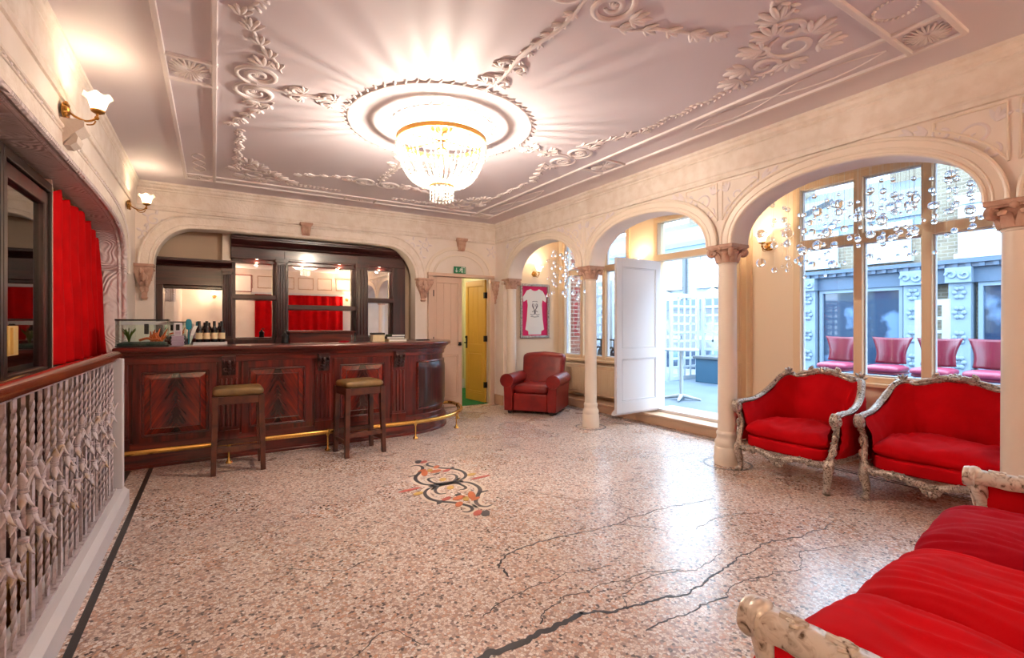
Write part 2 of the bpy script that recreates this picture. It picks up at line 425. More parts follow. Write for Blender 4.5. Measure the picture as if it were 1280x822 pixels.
def soffit():
    """raised swirling leaf relief painted mauve-white"""
    m = mat('swirl relief plaster', '#e2d3d2', .5); N, L, b = nodes(m); tc = N['Texture Coordinate']
    n = N.new('ShaderNodeTexNoise'); n.inputs['Scale'].default_value = 3.2; n.inputs['Detail'].default_value = 1; L.new(tc.outputs['Object'], n.inputs['Vector'])
    sc = N.new('ShaderNodeVectorMath'); sc.operation = 'SCALE'; sc.inputs['Scale'].default_value = .5; L.new(n.outputs['Color'], sc.inputs[0])
    ad = N.new('ShaderNodeVectorMath'); ad.operation = 'ADD'; L.new(tc.outputs['Object'], ad.inputs[0]); L.new(sc.outputs[0], ad.inputs[1])
    w = N.new('ShaderNodeTexWave'); w.wave_type = 'RINGS'; w.inputs['Scale'].default_value = 9; w.inputs['Distortion'].default_value = 3; L.new(ad.outputs[0], w.inputs['Vector'])
    bp = N.new('ShaderNodeBump'); bp.inputs['Strength'].default_value = .6; bp.inputs['Distance'].default_value = .014
    L.new(w.outputs['Fac'], bp.inputs['Height']); L.new(bp.outputs[0], b.inputs['Normal']); return m
M['soffit'] = soffit()
# ------------------------------------------------------------------ the setting
HC, LX, A0, A1, BY, RY, WX = 3.07, -.8, 4.13, 4.37, 7.2, -1.6, 5.42
XZ = lambda y: (lambda u, v, d: (u, y-d, v))            # plane facing -Y
def rectpts(x0, x1, z0, z1): return [(x0,z0),(x1,z0),(x1,z1),(x0,z1)]

# floor
b = MB(); b.prism([(-.6,RY),(5.55,RY),(5.55,7.3),(4.1,7.3),(4.1,7.25),(-1.1,7.25),(-1.1,4.62),(-.6,4.62)], lambda u,v,d:(u,v,d), -.12, 0)
floor = struct(b.build('floor', M['terrazzo'], smooth=0))
b = MB(); b.box(-.525,-.49,RY,5.66,0,.0012); b.build('border_strip', M['border'], floor, 0)
b = MB(); b.box(-.70,-.655,4.64,5.66,0,.0012); b.build('border_strip', M['border'], floor, 0)
b = MB(); b.box(4.93,4.955,RY,6.9,0,.0012); b.box(4.99,5.0,RY,6.9,0,.0012); b.build('border_strip', M['border'], floor, 0)
def ribbon(path, w, z, taper=True):
    """flat inlay strip a fraction of a millimetre proud of the floor"""
    m = MB(); n = len(path); L_, R_ = [], []
    for i, p in enumerate(path):
        a = Vector(path[max(i-1,0)]); c = Vector(path[min(i+1,n-1)]); t = (c-a)
        t = t.normalized() if t.length > 1e-6 else Vector((1,0))
        q = Vector((-t.y, t.x)); ww = w[i] if isinstance(w, list) else w*(1 if not taper else (.35+.65*sin(pi*min(1, (i+.5)/n))))
        L_.append((p[0]+q.x*ww/2, p[1]+q.y*ww/2)); R_.append((p[0]-q.x*ww/2, p[1]-q.y*ww/2))
    m.band(L_, R_, lambda u,v,d:(u,v,d), 0, z); return m
def jag(pts, amp, n=7, w0=.01, w1=.006):
    P = spline([(x,y,0) for x,y in pts], n); out = []; ws = []
    for i, p in enumerate(P):
        j = Vector((noise.noise(Vector((p.x*9, p.y*9, 3)))*amp+noise.noise(Vector((p.x*34, p.y*34, 5)))*.014, noise.noise(Vector((p.x*9, p.y*9, 8)))*amp+noise.noise(Vector((p.x*34, p.y*34, 2)))*.014))
        out.append((p.x+j.x, p.y+j.y)); k = i/(len(P)-1)
        ws.append((w0*(1-k)+w1*k)*(.45+1.3*abs(noise.noise(Vector((p.x*22, p.y*22, 1))))) if w0 < .03 else (w0*(1-k)+w1*k)*(.85+.4*noise.noise(Vector((p.x*22, p.y*22, 1)))))
    return out, ws
cracks = [([(.75,1.66),(.93,1.72),(1.13,1.715),(1.33,1.727),(1.47,1.735)],.014,.046,.03), ([(1.46,1.735),(1.7,1.65),(2.0,1.6),(2.17,1.6),(2.5,1.66),(2.9,1.69),(3.25,1.63),(3.62,1.62)],.03,.019,.007),
 ([(1.35,2.2),(1.36,2.34),(1.5,2.43),(1.88,2.44),(2.31,2.39),(2.75,2.42),(3.3,2.34)],.03,.014,.006), ([(1.05,1.95),(1.25,2.02),(1.62,2.05),(1.9,2.0)],.03,.007,.004),
 ([(1.25,1.78),(1.32,1.85),(1.6,1.88),(1.85,1.86),(2.05,1.83),(2.2,1.75)],.03,.007,.004), ([(1.68,1.65),(1.75,1.75),(2.0,1.8),(2.3,1.72),(2.6,1.78)],.02,.006,.004),
 ([(1.63,1.48),(1.75,1.5),(2.05,1.48),(2.4,1.5),(2.75,1.42)],.03,.009,.005), ([(2.3,2.4),(2.5,2.2),(2.45,2.08)],.02,.006,.003), ([(.2,2.05),(.5,2.0),(.62,2.1),(.75,1.95)],.03,.007,.004), ([(.35,2.9),(.6,2.75),(.8,2.8)],.03,.005,.003), ([(.1,1.75),(.3,1.7),(.55,1.78)],.03,.006,.004), ([(2.2,3.3),(2.3,3.0),(2.55,2.75),(2.6,2.5)],.04,.004,.003), ([(2.75,1.42),(3.0,1.5),(3.3,1.42)],.03,.005,.003), ([(2.7,2.06),(3.0,2.1),(3.3,2.02)],.02,.007,.005)]
for pts, am, w0, w1 in cracks:
    p, w = jag(pts, am, 22, w0, w1); ribbon(p, w, .0012).build('crack', M['crack'], floor, 0)
# mosaic scroll set in the floor
PXF = lambda x, y: FP(490+x*.12165, 560+y*.12165)
def FP(px, py, f=600., a=atan2(372,600)):
    r = (px-640)/f; u = (py-406)/f; t = 1.35/u; return ((sin(a)+r*cos(a))*t, (cos(a)-r*sin(a))*t)
mc = PXF(560, 362)
strokes = [([(560,362),(480,376),(370,420),(338,465),(380,515),(480,545),(640,560),(740,580),(812,605),(822,635),(780,655),(722,650)], .034),
           ([(560,362),(620,350),(770,350),(870,385),(905,430),(880,490),(862,550),(900,590),(970,600),(1030,580)], .034),
           ([(560,362),(500,372),(450,420),(450,450),(490,470),(555,465)], .026), ([(560,362),(690,370),(755,400),(742,420),(695,425)], .026)]
b = MB(); c = MB()
for pts, w in strokes:
    for sgn in (1, -1):
        q = [PXF(*p) for p in pts]
        if sgn < 0: q = [(2*mc[0]-x, 2*mc[1]-y) for x, y in q]
        sp = [(p.x, p.y) for p in spline([(x,y,0) for x,y in q], 8)]
        r1 = ribbon(sp, w, .0022); b.add(r1.v, r1.f); r2 = ribbon(sp, w*2.6, .0008, False); c.add(r2.v, r2.f)
mosaic = c.build('mosaic_scroll', M['moscream'], floor, 0)
b.build('scroll_line', M['mosdark'], mosaic, 0)
def petals(lst, m, nm):
    b = MB()
    for (x, y, L_, W_, ang) in lst:
        for sgn in (1, -1):
            p = PXF(x, y); p = p if sgn > 0 else (2*mc[0]-p[0], 2*mc[1]-p[1])
            k = [(p[0]+L_*cos(t)*cos(ang)-W_*sin(t)*sin(ang), p[1]+L_*cos(t)*sin(ang)+W_*sin(t)*cos(ang)) for t in [2*pi*i/14 for i in range(14)]]
            b.prism(k, lambda u,v,d:(u,v,d), 0, .003)
    b.build(nm, m, mosaic, 0)
petals([(690,510,.06,.035,.3),(820,485,.09,.03,1.2),(690,575,.05,.028,.9),(860,520,.05,.02,.4)], M['mosorange'], 'petal_inlay')
petals([(600,405,.045,.03,1.),(760,520,.05,.025,1.2),(270,465,.045,.03,.3)], M['mosyellow'], 'petal_inlay')
petals([(180,430,.10,.02,.1),(880,665,.05,.03,.8),(560,520,.05,.025,.5)], M['mosred'], 'petal_inlay')
petals([(960,670,.055,.032,1.),(675,475,.03,.014,.2),(490,555,.04,.02,.8),(930,450,.06,.01,.2)], M['mosdark'], 'petal_inlay')

# ceiling
b = MB(); b.box(-1.25,4.4,RY,7.9,HC,HC+.12); ceiling = struct(b.build('ceiling', M['ceil'], smooth=0))
b = MB(); b.box(A1-.02,5.62,RY,7.3,2.92,3.0); struct(b.build('ceiling_bay', M['baywall'], smooth=0))
b = MB()
for x in (-.28, 0, 3.42, 3.74):
    y0, y1 = (.99, 6.75)
    b.box(x-.016, x+.016, y0, y1, HC-.018, HC+.01)
for y in (.99, 1.25, 6.55, 6.75): b.box(-.28, 3.74, y-.014, y+.014, HC-.018, HC+.01)
for x in (-.28, 3.42):
    for y in (3.72, 4.07): b.box(x, x+.3, y-.012, y+.012, HC-.018, HC+.01)
for y in (1.0, 6.56):
    for x in (1.5, 1.9): b.box(x-.012, x+.012, y, y+.2, HC-.016, HC+.01)
b.build('plaster_rib', M['relief'], ceiling, 0, bevel=.006)
def fan(b, cx, cy, lx, ly, n=11):
    for k in range(n*2):
        a = 2*pi*(k+.5)/(2*n); ex, ey = lx*cos(a), ly*sin(a)
        b.tube([(cx+ex*.16, cy+ey*.16, HC-.002), (cx+ex*.6, cy+ey*.6, HC-.008), (cx+ex, cy+ey, HC-.002)], [.004,.012,.007], 6, flat=.8)
b = MB()
for cx in (-.14, 3.58):
    fan(b, cx, 3.895, .12, .155)
    for cy in (1.12, 6.65): fan(b, cx, cy, .13, .11)
for cy in (1.12, 6.65): fan(b, 1.7, cy, .18, .09)
b.build('plaster_fan', M['relief'], ceiling, 50)
def scroll(b, pts2, r, z=HC-.004, flat=.7):
    P = spline([(x,y,z) for x,y in pts2], 4) if len(pts2) < 12 else [(x,y,z) for x,y in pts2]
    n = len(P); b.tube(P, [r*(.45+.55*sin(pi*(i+.6)/(n+.2))) for i in range(n)], 7, flat=flat, up=(0,0,1))
def leaves(b, x, y, ang, L_, n=5, z=HC-.006, w=.3):
    for k in range(n):
        a = ang+(k-(n-1)/2)*.5; l = L_*(1-.12*abs(k-(n-1)/2))
        b.ball((x+cos(a)*l*.55, y+sin(a)*l*.55, z), l*.55, 8, 5, (1, w, .22), Matrix.Rotation(a, 3, 'Z'))
# rosette rings
b = MB()
RC = (1.68, 3.87)
for rad, r_, nn, ll in ((.77, .022, 60, .05), (.425, .016, 32, .05)):
    b.tube([(RC[0]+rad*cos(2*pi*k/72), RC[1]+rad*sin(2*pi*k/72), HC-.001) for k in range(72)], r_, 8, closed=True, up=(0,0,1), flat=.5)
    for k in range(nn):
        a = 2*pi*k/nn
        b.ball((RC[0]+(rad+.025)*cos(a), RC[1]+(rad+.025)*sin(a), HC-.001), ll*.7, 6, 5, (1,.36,.28), Matrix.Rotation(a+.5, 3, 'Z'))
b.build('ceiling_rosette', M['relief'], ceiling, 50)
# four scrolled sprays from the rosette, ending in paired volutes
def spray(b, ox, oy, ang, L_):
    def T(u, v): return (ox+u*cos(ang)-v*sin(ang), oy+u*sin(ang)+v*cos(ang))
    scroll(b, [T(u, .02*sin(u*9)) for u in [L_*k/14 for k in range(15)]], .02)
    for u, s_ in ((.08,1),(.08,-1),(.3,1),(.3,-1)):
        scroll(b, [T(u+.08*q[0], s_*(.015+.08*q[1])) for q in spiral((.75,.62), .75, .16, -2.3, 3.6, 16)], .017)
        leaves(b, *T(u+.02, s_*.05), ang+s_*1.1, .085, 4)
    for u in [.02+.11*q for q in range(int(L_/.11))]: leaves(b, *T(u, 0), ang+pi, .075, 5)
    e = L_
    for s_ in (1,-1):
        scroll(b, [T(e+q[0], s_*q[1]) for q in spiral((-.0,.14), .15, .03, -pi*.5, 3.2*pi, 40)], .021)
        scroll(b, [T(e-.13+.06*k, s_*(.26+.13*k+.03*sin(k*2))) for k in range(6)], .012)
        for k in range(5): leaves(b, *T(e-.1+.06*k, s_*(.3+.13*k)), ang+s_*(1.2+.1*k), .1, 4)
        leaves(b, *T(e-.02, s_*.3), ang+s_*1.0, .12, 5)
        leaves(b, *T(e+.08, s_*.72), ang+s_*1.7, .1, 4)
        leaves(b, *T(e, s_*.14), ang+.3, .05, 6)
b = MB()
for ang, L_ in ((pi, .62), (0, .62), (pi/2, 1.15), (-pi/2, 1.15)):
    spray(b, RC[0]+.8*cos(ang), RC[1]+.8*sin(ang), ang, L_)
b.build('plaster_spray', M['relief'], ceiling, 50)
# beaded garlands along the inner frame with leafy corners
b = MB()
def garland(p, q, n):
    for k in range(n+1):
        t = k/n; x = p[0]+(q[0]-p[0])*t; y = p[1]+(q[1]-p[1])*t
        a = atan2(q[1]-p[1], q[0]-p[0]); dx, dy = -sin(a), cos(a); wv = .018*sin(t*26)
        for s_ in (1,-1): b.ball((x+dx*(wv+s_*.018), y+dy*(wv+s_*.018), HC-.005), .028, 6, 4, (1,.4,.35), Matrix.Rotation(a+s_*.7, 3, 'Z'))
for x, i in ((.2,1),(3.22,-1)):
    garland((x,1.85),(x,2.95),22); garland((x,4.85),(x,5.95),22)
for y in (1.42,6.38):
    garland((.75,y),(1.35,y),12); garland((2.05,y),(2.7,y),12)
for cx, sx in ((.3,1),(3.12,-1)):
    for cy, sy in ((1.5,1),(6.3,-1)):
        for k, (ux, uy, rr, a0, s_) in enumerate(((.1,.1,.15,0,1),(.28,.02,.1,1,-1),(.02,.32,.11,2,1),(.2,.24,.08,3,-1))):
            scroll(b, [(cx+sx*q[0], cy+sy*q[1]) for q in spiral((ux,uy), rr, rr*.2, a0, a0+s_*2.6*pi, 30)], .019)
        for ux, uy, an in ((.0,.0,-2.3),(.3,.1,.2),(.1,.4,1.5),(.22,.22,.8),(.42,.0,0),(.0,.52,1.6),(.15,-.03,-1.2),(-.05,.2,2.8)):
            leaves(b, cx+sx*ux, cy+sy*uy, atan2(sy*sin(an), sx*cos(an)), .15, 6)
b.build('plaster_garland', M['relief'], ceiling, 50)
b = MB()
for x, y0, y1, c_, am in ((-.14,5.75,6.4,3,.055),(-.14,1.4,2.0,3,.055),(3.58,1.32,2.75,2,.085),(3.58,5.0,6.42,2,.085)):
    n = 60
    for s_ in (1,-1): b.tube([(x+s_*am*sin(pi*c_*k/n), y0+(y1-y0)*k/n, HC-.001) for k in range(n+1)], .006, 5)
for x in (.27, 3.15):
    for k in range(24): a = 2*pi*k/24; b.ball((x+.1*cos(a), 1.12+.1*sin(a), HC-.003), .014, 6, 4, (1,.6,.6), Matrix.Rotation(a+.8, 3, 'Z'))
b.build('plaster_guilloche', M['relief'], ceiling, 50)

# arcade wall on the right, arches on columns
YC = (6.87, 4.87, 2.87, .87, -1.13)
AC = [(YC[i]+YC[i+1])/2 for i in range(4)]
AA, AZ, AB = .86, 2.12, .48
c0 = [(7.25, 0), (6.93, 0), (6.93, AZ-.02)]
for c in AC: c0 += arch(c, AA, AZ, AB, 2.15, 36)
c0 += [(RY, AZ)]
YZ = lambda u, v, d: (d, u, v)
b = MB(); b.band(c0, [(u, HC) for u, v in c0], YZ, A0, A1); wall_arcade = struct(b.build('wall_arcade', M['wall'], smooth=30))
for i, c in enumerate(AC):
    b = MB(); b.band(arch(c, AA-.002, AZ, AB-.002, 2.15, 40), arch(c, AA+.115, AZ, AB+.115, 2.15, 40), YZ, A0-.022, A0+.01)
    for da, r_ in ((.012,.013),(.05,.008),(.115,.014)):
        b.tube([(A0-.022, u, v) for u, v in arch(c, AA+da, AZ, AB+da, 2.15, 40)], r_, 8)
    b.build('archivolt', M['colpaint'], wall_arcade, 40)
# spandrel panels with low relief scrolls
b = MB(); e = MB()
for i, y in enumerate(YC[:4]):
    for s_ in ((1,-1) if 0 < i else (-1,)):
        # triangular bead between arch and cornice
        pts = []
        pc = AC[i] if s_ < 0 else AC[i-1]
        for k in range(15):
            t = .34+.62*k/14; t = t if s_ < 0 else pi-t
            C_, S_ = cos(t), sin(t); aa, bb = AA+.17, AB+.17
            pts.append((A0-.004, pc+aa*math.copysign(abs(C_)**(2/2.15), C_), AZ+bb*abs(S_)**(2/2.15)))
        top = [(A0-.004, pts[-1][1], 2.715), (A0-.004, y-s_*-.03, 2.715)]
        e.tube(pts+[top[0]], .008, 6); e.tube([top[0], top[1], pts[0]], .008, 6)
        for (cy, cz, rr, a0, dr) in ((.17,2.56,.085,0,1),(.34,2.63,.055,1,-1),(.1,2.44,.05,2,1)):
            q = spiral((y+s_*cy, cz), rr, .012, a0, a0+dr*s_*2.4*pi, 26)
            P = [(A0-.002, u, v) for u, v in q]; n = len(P)
            b.tube(P, [.011*(.4+.6*sin(pi*(k+.5)/n)) for k in range(n)], 6, up=(1,0,0), flat=.6)
        for (cy, cz, an) in ((.25,2.5,.5),(.42,2.66,.1),(.08,2.62,2.0),(.12,2.34,-1.2),(.5,2.67,0)):
            for k in range(4):
                a = an+k*.5-.75; b.ball((A0-.002, y+s_*(cy+.04*cos(a)), cz+.04*sin(a)), .045, 6, 5, (.2,.34,1), Matrix.Rotation(atan2(s_*cos(a), sin(a))*-1, 3, 'X'))
e.build('spandrel_bead', M['colpaint'], wall_arcade, 40); b.build('spandrel_relief', M['relief'], wall_arcade, 50)

def column(y, half=False):
    o = bpy.data.objects.new('column', None); COL.objects.link(o); o.location = (4.25, y, 0); struct(o)
    if y > 4: o.scale = (.9, .9, 1)
    b = MB(); b.lathe([(.122,0),(.122,.02),(.128,.05),(.122,.08),(.122,.16),(.113,.175),(.117,.2),(.115,.225),(.1,.245),(.095,.27),(.102,.29),(.1,.31),(.088,.325)], seg=32); b.build('base', M['colpaint'], o, 35)
    b = MB(); b.lathe([(.088,.32),(.086,.9),(.081,1.93),(.088,1.935),(.088,1.95),(.08,1.955)], seg=32); b.build('shaft', M['colpaint'], o, 35)
    b = MB(); b.lathe([(.08,1.95),(.088,1.97),(.095,2.03),(.112,2.075),(.118,2.085)], seg=24)
    b.box(-.138,.138,-.138,.138,2.09,2.12); b.box(-.125,.125,-.125,.125,2.075,2.092)
    for k in range(8):
        a = 2*pi*k/8+pi/8
        P = spline([((.086+d)*cos(a), (.086+d)*sin(a), z) for d, z in ((.0,1.955),(.012,1.99),(.026,2.03),(.05,2.045),(.054,2.025))], 4)
        n = len(P); b.tube(P, [.042*(1-.5*i/n) for i in range(n)], 8, flat=.45, up=(cos(a), sin(a), 0))
    for k in range(4):
        a = 2*pi*k/4+pi/4; d = Vector((cos(a), sin(a), 0)); ctr = d*.142
        P = [ctr+d*(x) + Vector((0,0,2.045+z)) for x, z in spiral((0,0), .033, .008, pi*.6, -pi*2.2, 26)]
        b.tube(P, .021, 8)
        b.tube(spline([d*.09+Vector((0,0,1.99)), d*.115+Vector((0,0,2.05)), d*.14+Vector((0,0,2.078))], 5), .017, 7)
        a2 = a+pi/4; b.ball((.122*cos(a2), .122*sin(a2), 2.085), .026, 8, 6)
    b.build('capital', M['stone'], o, 45)
    if not half:
        b = MB(); b.lathe([(.205,0),(.225,0),(.225,.0012),(.205,.0012),(.205,0)], seg=48); r = b.build('floor_ring', M['mosdark'], o, 0)
    return o
for i, y in enumerate(YC[:4]): column(y, i == 0)

# back wall with the bar arch and the service door
def bararch(da=0):
    x0, x1, zs, zt, a_, b_ = -.62-da, 2.68+da, 2.07, 2.56+da, .42+da*.6, .48+da
    out = [(x0+a_-a_*cos(t), zs+b_*sin(t)) for t in [pi/2*k/14 for k in range(15)]]
    out += [(x0+a_+(x1-x0-2*a_-.04)*k/10, zt) for k in range(1, 10)]
    a2 = a_+.04
    return out+[(x1-a2+a2*sin(t), zs+b_*cos(t)) for t in [pi/2*k/14 for k in range(15)]]
DX0, DX1 = 2.94, 4.02
ba = bararch()
c0 = [(-1.07,0),(ba[0][0],0)]+ba+[(ba[-1][0],0),(DX0,0),(DX0,2.16),(DX1,2.16),(DX1,0),(4.4,0)]
b = MB(); b.band(c0, [(u, HC) for u, v in c0], lambda u,v,d:(u,d,v), BY, BY+.22); wall_back = struct(b.build('wall_back', M['wall'], smooth=30))
b = MB(); b.band(ba, bararch(.15), XZ(BY), -.01, .025)
for da, r_ in ((.008,.012),(.05,.008),(.15,.015)): b.tube([(u, BY-.025, v) for u, v in bararch(da)], r_, 8)
b.build('archivolt', M['frieze'], wall_back, 40)
b = MB(); dcx = (2.86+4.04)/2
for (a_, b_, w_) in ((.56,.46,.05),(.45,.36,.025)):
    b.band(arch(dcx,a_,2.13,b_,2.1,36), arch(dcx,a_+w_,2.13,b_+w_,2.1,36), XZ(BY), -.01, .02)
    b.tube([(u, BY-.02, v) for u, v in arch(dcx,a_,2.13,b_,2.1,36)], .009, 8)
b.build('archivolt', M['colpaint'], wall_back, 40)
def rect_loft(b, lv):
    n = len(lv); vs = []
    for z, x0, x1, y0, y1 in lv: vs += [(x0,y0,z),(x1,y0,z),(x1,y1,z),(x0,y1,z)]
    fs = [(0,1,2,3), tuple((n-1)*4+k for k in (3,2,1,0))]
    for i in range(n-1):
        for k in range(4): fs.append((i*4+k, i*4+(k+1)%4, (i+1)*4+(k+1)%4, (i+1)*4+k))
    b.add(vs, fs)
def corbel(x, w, ztop, h, d, par, m, y=BY, nm='corbel'):
    b = MB(); H_ = h
    prof = [(0,1.0,1.0),(.07,1.0,1.0),(.09,.88,.9),(.2,.9,.86),(.32,.82,.72),(.45,.66,.55),(.6,.45,.4),(.75,.3,.3),(.9,.24,.24),(.94,.32,.3),(1,.2,.18)]
    rect_loft(b, [(ztop-p*H_, x-w/2*q, x+w/2*q, y-d*r_, y+.01) for p, q, r_ in prof])
    for s_ in (1,-1):
        for (u, v, rr) in ((.3,.2,.055),(.2,.46,.04)):
            b.tube([(x+s_*w*u+p, y-d*(.86-v*.9), ztop-h*v+q) for p, q in spiral((0,0), rr*w/.24, .006, 0, s_*2.2*pi, 20)], .011*w/.24, 6)
        for k in range(4): b.ball((x+s_*w*.12, y-d*(.85-.18*k), ztop-h*(.2+.17*k)), .03*w/.24, 7, 5, (.8,.7,1.5))
    b.ball((x, y-d*.75, ztop-h*.3), .05*w/.24, 8, 6, (.7,.7,1.8))
    return b.build(nm, m, par, 40, bevel=.004)
corbel(-.71, .2, 2.07, .42, .16, wall_back, M['stone']); corbel(2.8, .26, 2.08, .36, .17, wall_back, M['stone']); corbel(4.1, .17, 2.09, .38, .14, wall_back, M['stone'])
def keystone(x, w, z0, z1, par, m):
    b = MB(); h = z1-z0
    rect_loft(b, [(z0, x-w*.32, x+w*.32, BY-.055, BY), (z0+h*.25, x-w*.34, x+w*.34, BY-.075, BY), (z0+h*.75, x-w*.42, x+w*.42, BY-.085, BY), (z0+h*.82, x-w*.52, x+w*.52, BY-.1, BY), (z1, x-w*.55, x+w*.55, BY-.105, BY)])
    for k in range(3): b.box(x-w*.22+k*w*.18, x-w*.14+k*w*.18, BY-.088, BY-.05, z0+.02, z1-.06)
    return b.build('keystone', m, par, 30, bevel=.004)
keystone(1.08, .15, 2.59, 2.76, wall_back, M['stone']); keystone(3.46, .17, 2.57, 2.77, wall_back, M['stone'])
b = MB()
for (cx, cz, rr, a0, dr) in ((2.62,2.6,.09,2,1),(2.84,2.62,.07,1,-1),(2.75,2.42,.06,0,1),(-.62,2.62,.08,1,1),(-.7,2.45,.05,0,-1),(4.05,2.6,.06,0,1)):
    P = [(u, BY-.002, v) for u, v in spiral((cx,cz), rr, .012, a0, a0+dr*2.4*pi, 26)]
    b.tube(P, [.011*(.4+.6*sin(pi*(k+.5)/len(P))) for k in range(len(P))], 6, up=(0,1,0), flat=.6)
    for k in range(5): b.ball((cx+(rr+.02)*cos(k*1.3), BY-.002, cz+(rr+.02)*sin(k*1.3)), .035, 6, 5, (1,.25,.45), Matrix.Rotation(-k*1.3, 3, 'Y'))
b.build('spandrel_relief', M['relief'], wall_back, 50)
# recess behind the bar arch
b = MB(); b.box(-1.07,2.85,7.62,7.74,0,2.8); b.box(-1.07,-.78,7.4,7.64,0,2.7); b.box(2.72,2.85,7.4,7.64,0,2.7); b.box(-1.0,2.85,7.4,7.74,2.64,2.8)
struct(b.build('wall_recess', M['taupe'], smooth=0))
b = MB(); b.box(.09,.185,7.5,7.62,2.18,2.64); struct(b.build('trim_1', M['colpaint'], smooth=0))
# cornices
prof = [(0,2.735),(.02,2.74),(.026,2.765),(.018,2.785),(.026,2.795),(.026,2.965),(.034,2.975),(.03,2.99),(.05,3.01),(.055,3.035),(.07,3.045),(.07,HC+.01),(0,HC+.01)]
b = MB(); b.prism(prof, lambda u,v,d:(d, BY-u, v), LX-.05, A0+.02); struct(b.build('trim_2', M['frieze'], smooth=25))
b = MB(); b.prism(prof, lambda u,v,d:(A0-u, d, v), RY, BY); struct(b.build('trim_3', M['frieze'], smooth=25))
b = MB(); b.prism(prof, lambda u,v,d:(LX+u*.7, d, v), RY, BY); struct(b.build('trim_4', M['frieze'], smooth=25))

# left wall: wide flat arch over the stairwell, swirl-relief soffit
la = list(reversed(arch(3.97, 2.48, 1.9, .52, 4.2, 60)))
c0 = [(RY,-.12),(1.49,-.12)]+la+[(6.45,-.12),(7.3,-.12)]
b = MB(); b.band(c0, [(u, HC) for u, v in c0], YZ, LX, -1.07); wall_left = struct(b.build('wall_left', M['wall'], smooth=30))
b = MB(); s0 = [(u, v-.004) for u, v in la]; b.grid(lambda u, v: (lambda p: (LX-.03-.23*v, p[0], p[1]-.006))(la[min(60, int(round(u*60)))]) , 60, 4)
b.add([(x, 6.444, z) for z in (-.1,1.91) for x in (-.83,-1.06)], [(0,1,3,2)])
so = b.build('arch_soffit', M['soffit'], wall_left, 60); sm = so.modifiers.new('t', 'SOLIDIFY'); sm.thickness = .004
b = MB()
lo = lambda d: [(u, v) for u, v in reversed(arch(3.97, 2.48+d, 1.9, .52+d, 4.2, 60))]
b.band(lo(.0), lo(.13), YZ, LX+.018, LX-.01)
for d, r_ in ((.13,.014),(.1,.008)): b.tube([(LX+.018, u, v) for u, v in lo(d)], r_, 8)
b.build('archivolt', M['frieze'], wall_left, 40)
b = MB()
for d, x, r_ in ((0, LX-.005, .022),(-.006, LX-.05, .012)): b.tube([(x, u, v) for u, v in lo(d)]+[(x, 6.45, -.05)], r_, 8)
b.build('arris_moulding', M['soffit'], wall_left, 40)
b = MB()
for k in range(130):
    p = lo(.118)[0]; q = .12+2.9*k/129
    C_, S_ = cos(q), sin(q); b.ball((LX+.02, 3.97+2.585*math.copysign(abs(C_)**(2/4.2), C_), 1.9+.625*S_**(2/4.2)), .011, 6, 4)
b.build('bead_row', M['relief'], wall_left, 50)
b = MB(); y0 = 3.97
vs = [(0,.0),(0,.02),(.05,.02),(.09,.05),(.1,.09),(.085,.12),(.12,.15),(.14,.17),(.14,.21),(0,.21)]
b.prism(vs, lambda u,v,d:(LX+.01+u*.8, y0+d*(.6+.5*v/.21), 2.43+v*.8), -.09, .09)
for d in (-.05,0,.05): b.tube([(LX+.05+.0*k, y0+d, 2.46+.02*k) for k in range(5)], .014, 6)
b.build('keystone', M['keystone'], wall_left, 30, bevel=.006)
b = MB(); b.box(-1.07,LX,4.64,6.44,-.1,.99); struct(b.build('wall_dado', M['taupe'], smooth=0))
b = MB(); b.box(-1.07,LX+.03,4.62,6.44,.99,1.035); struct(b.build('trim_5', M['dark'], smooth=0, bevel=.006))
# stairwell
b = MB(); b.box(-1.2,-1.075,RY,7.3,-1.9,HC); b.box(-1.2,-.6,4.6,4.66,-1.9,-.1); b.box(-1.2,-.55,RY-.1,RY,-1.9,0); struct(b.build('wall_stairwell', M['taupe'], smooth=0))
b = MB(); b.box(-1.085,-1.06,RY,4.6,-.62,-.12); struct(b.build('trim_6', M['ochre'], smooth=0))
b = MB(); b.box(-1.2,-.55,RY,4.66,-2.0,-1.85); struct(b.build('floor_stairwell', M['dark'], smooth=0))
b = MB(); b.box(-.72,-.6,RY,4.6,-1.9,-.005); struct(b.build('wall_well', M['ochre'], smooth=0))

# glazed dark door in the stairwell wall
def glazed_door(nm, ya, yb, plate):
    o = bpy.data.objects.new(nm, None); COL.objects.link(o); struct(o)
    X0, X1 = -1.075, -1.01
    b = MB(); b.box(X0,X1+.015,ya,ya+.04,-.12,2.36); b.box(X0,X1+.015,yb-.04,yb,-.12,2.36); b.box(X0,X1+.015,ya,yb,2.3,2.36); b.build('door_frame', M['dark'], o, 0, bevel=.004)
    b = MB(); s_ = .075; b.box(X0,X1,ya+.045,ya+.045+s_,-.1,2.29); b.box(X0,X1,yb-.045-s_,yb-.045,-.1,2.29); b.box(X0,X1,ya+.045,yb-.045,2.2,2.29); b.box(X0,X1,ya+.045,yb-.045,-.1,.25)
    b.box(X0,X1,ya+.045,yb-.045,.95,1.06); b.build('door_leaf', M['mahogdk'], o, 0, bevel=.008)
    b = MB(); b.box(-1.045,-1.04,ya+.12,yb-.12,.2,2.21); b.build('pane', M['darkglass'], o, 0)
    if plate: b = MB(); b.box(X1-.02,X1+.006,ya+.1,ya+.27,1.17,1.345); b.box(X1,X1+.02,ya+.13,ya+.15,1.18,1.335); b.build('push_plate', M['plate'], o, 0, bevel=.004)
    return o
glazed_door('door_1', 3.76, 4.70, True); glazed_door('door_2', 2.82, 3.75, False)
b = MB(); b.box(-1.075,-1.0,4.70,4.735,1.03,2.4); struct(b.build('trim_7', M['colpaint'], smooth=0))

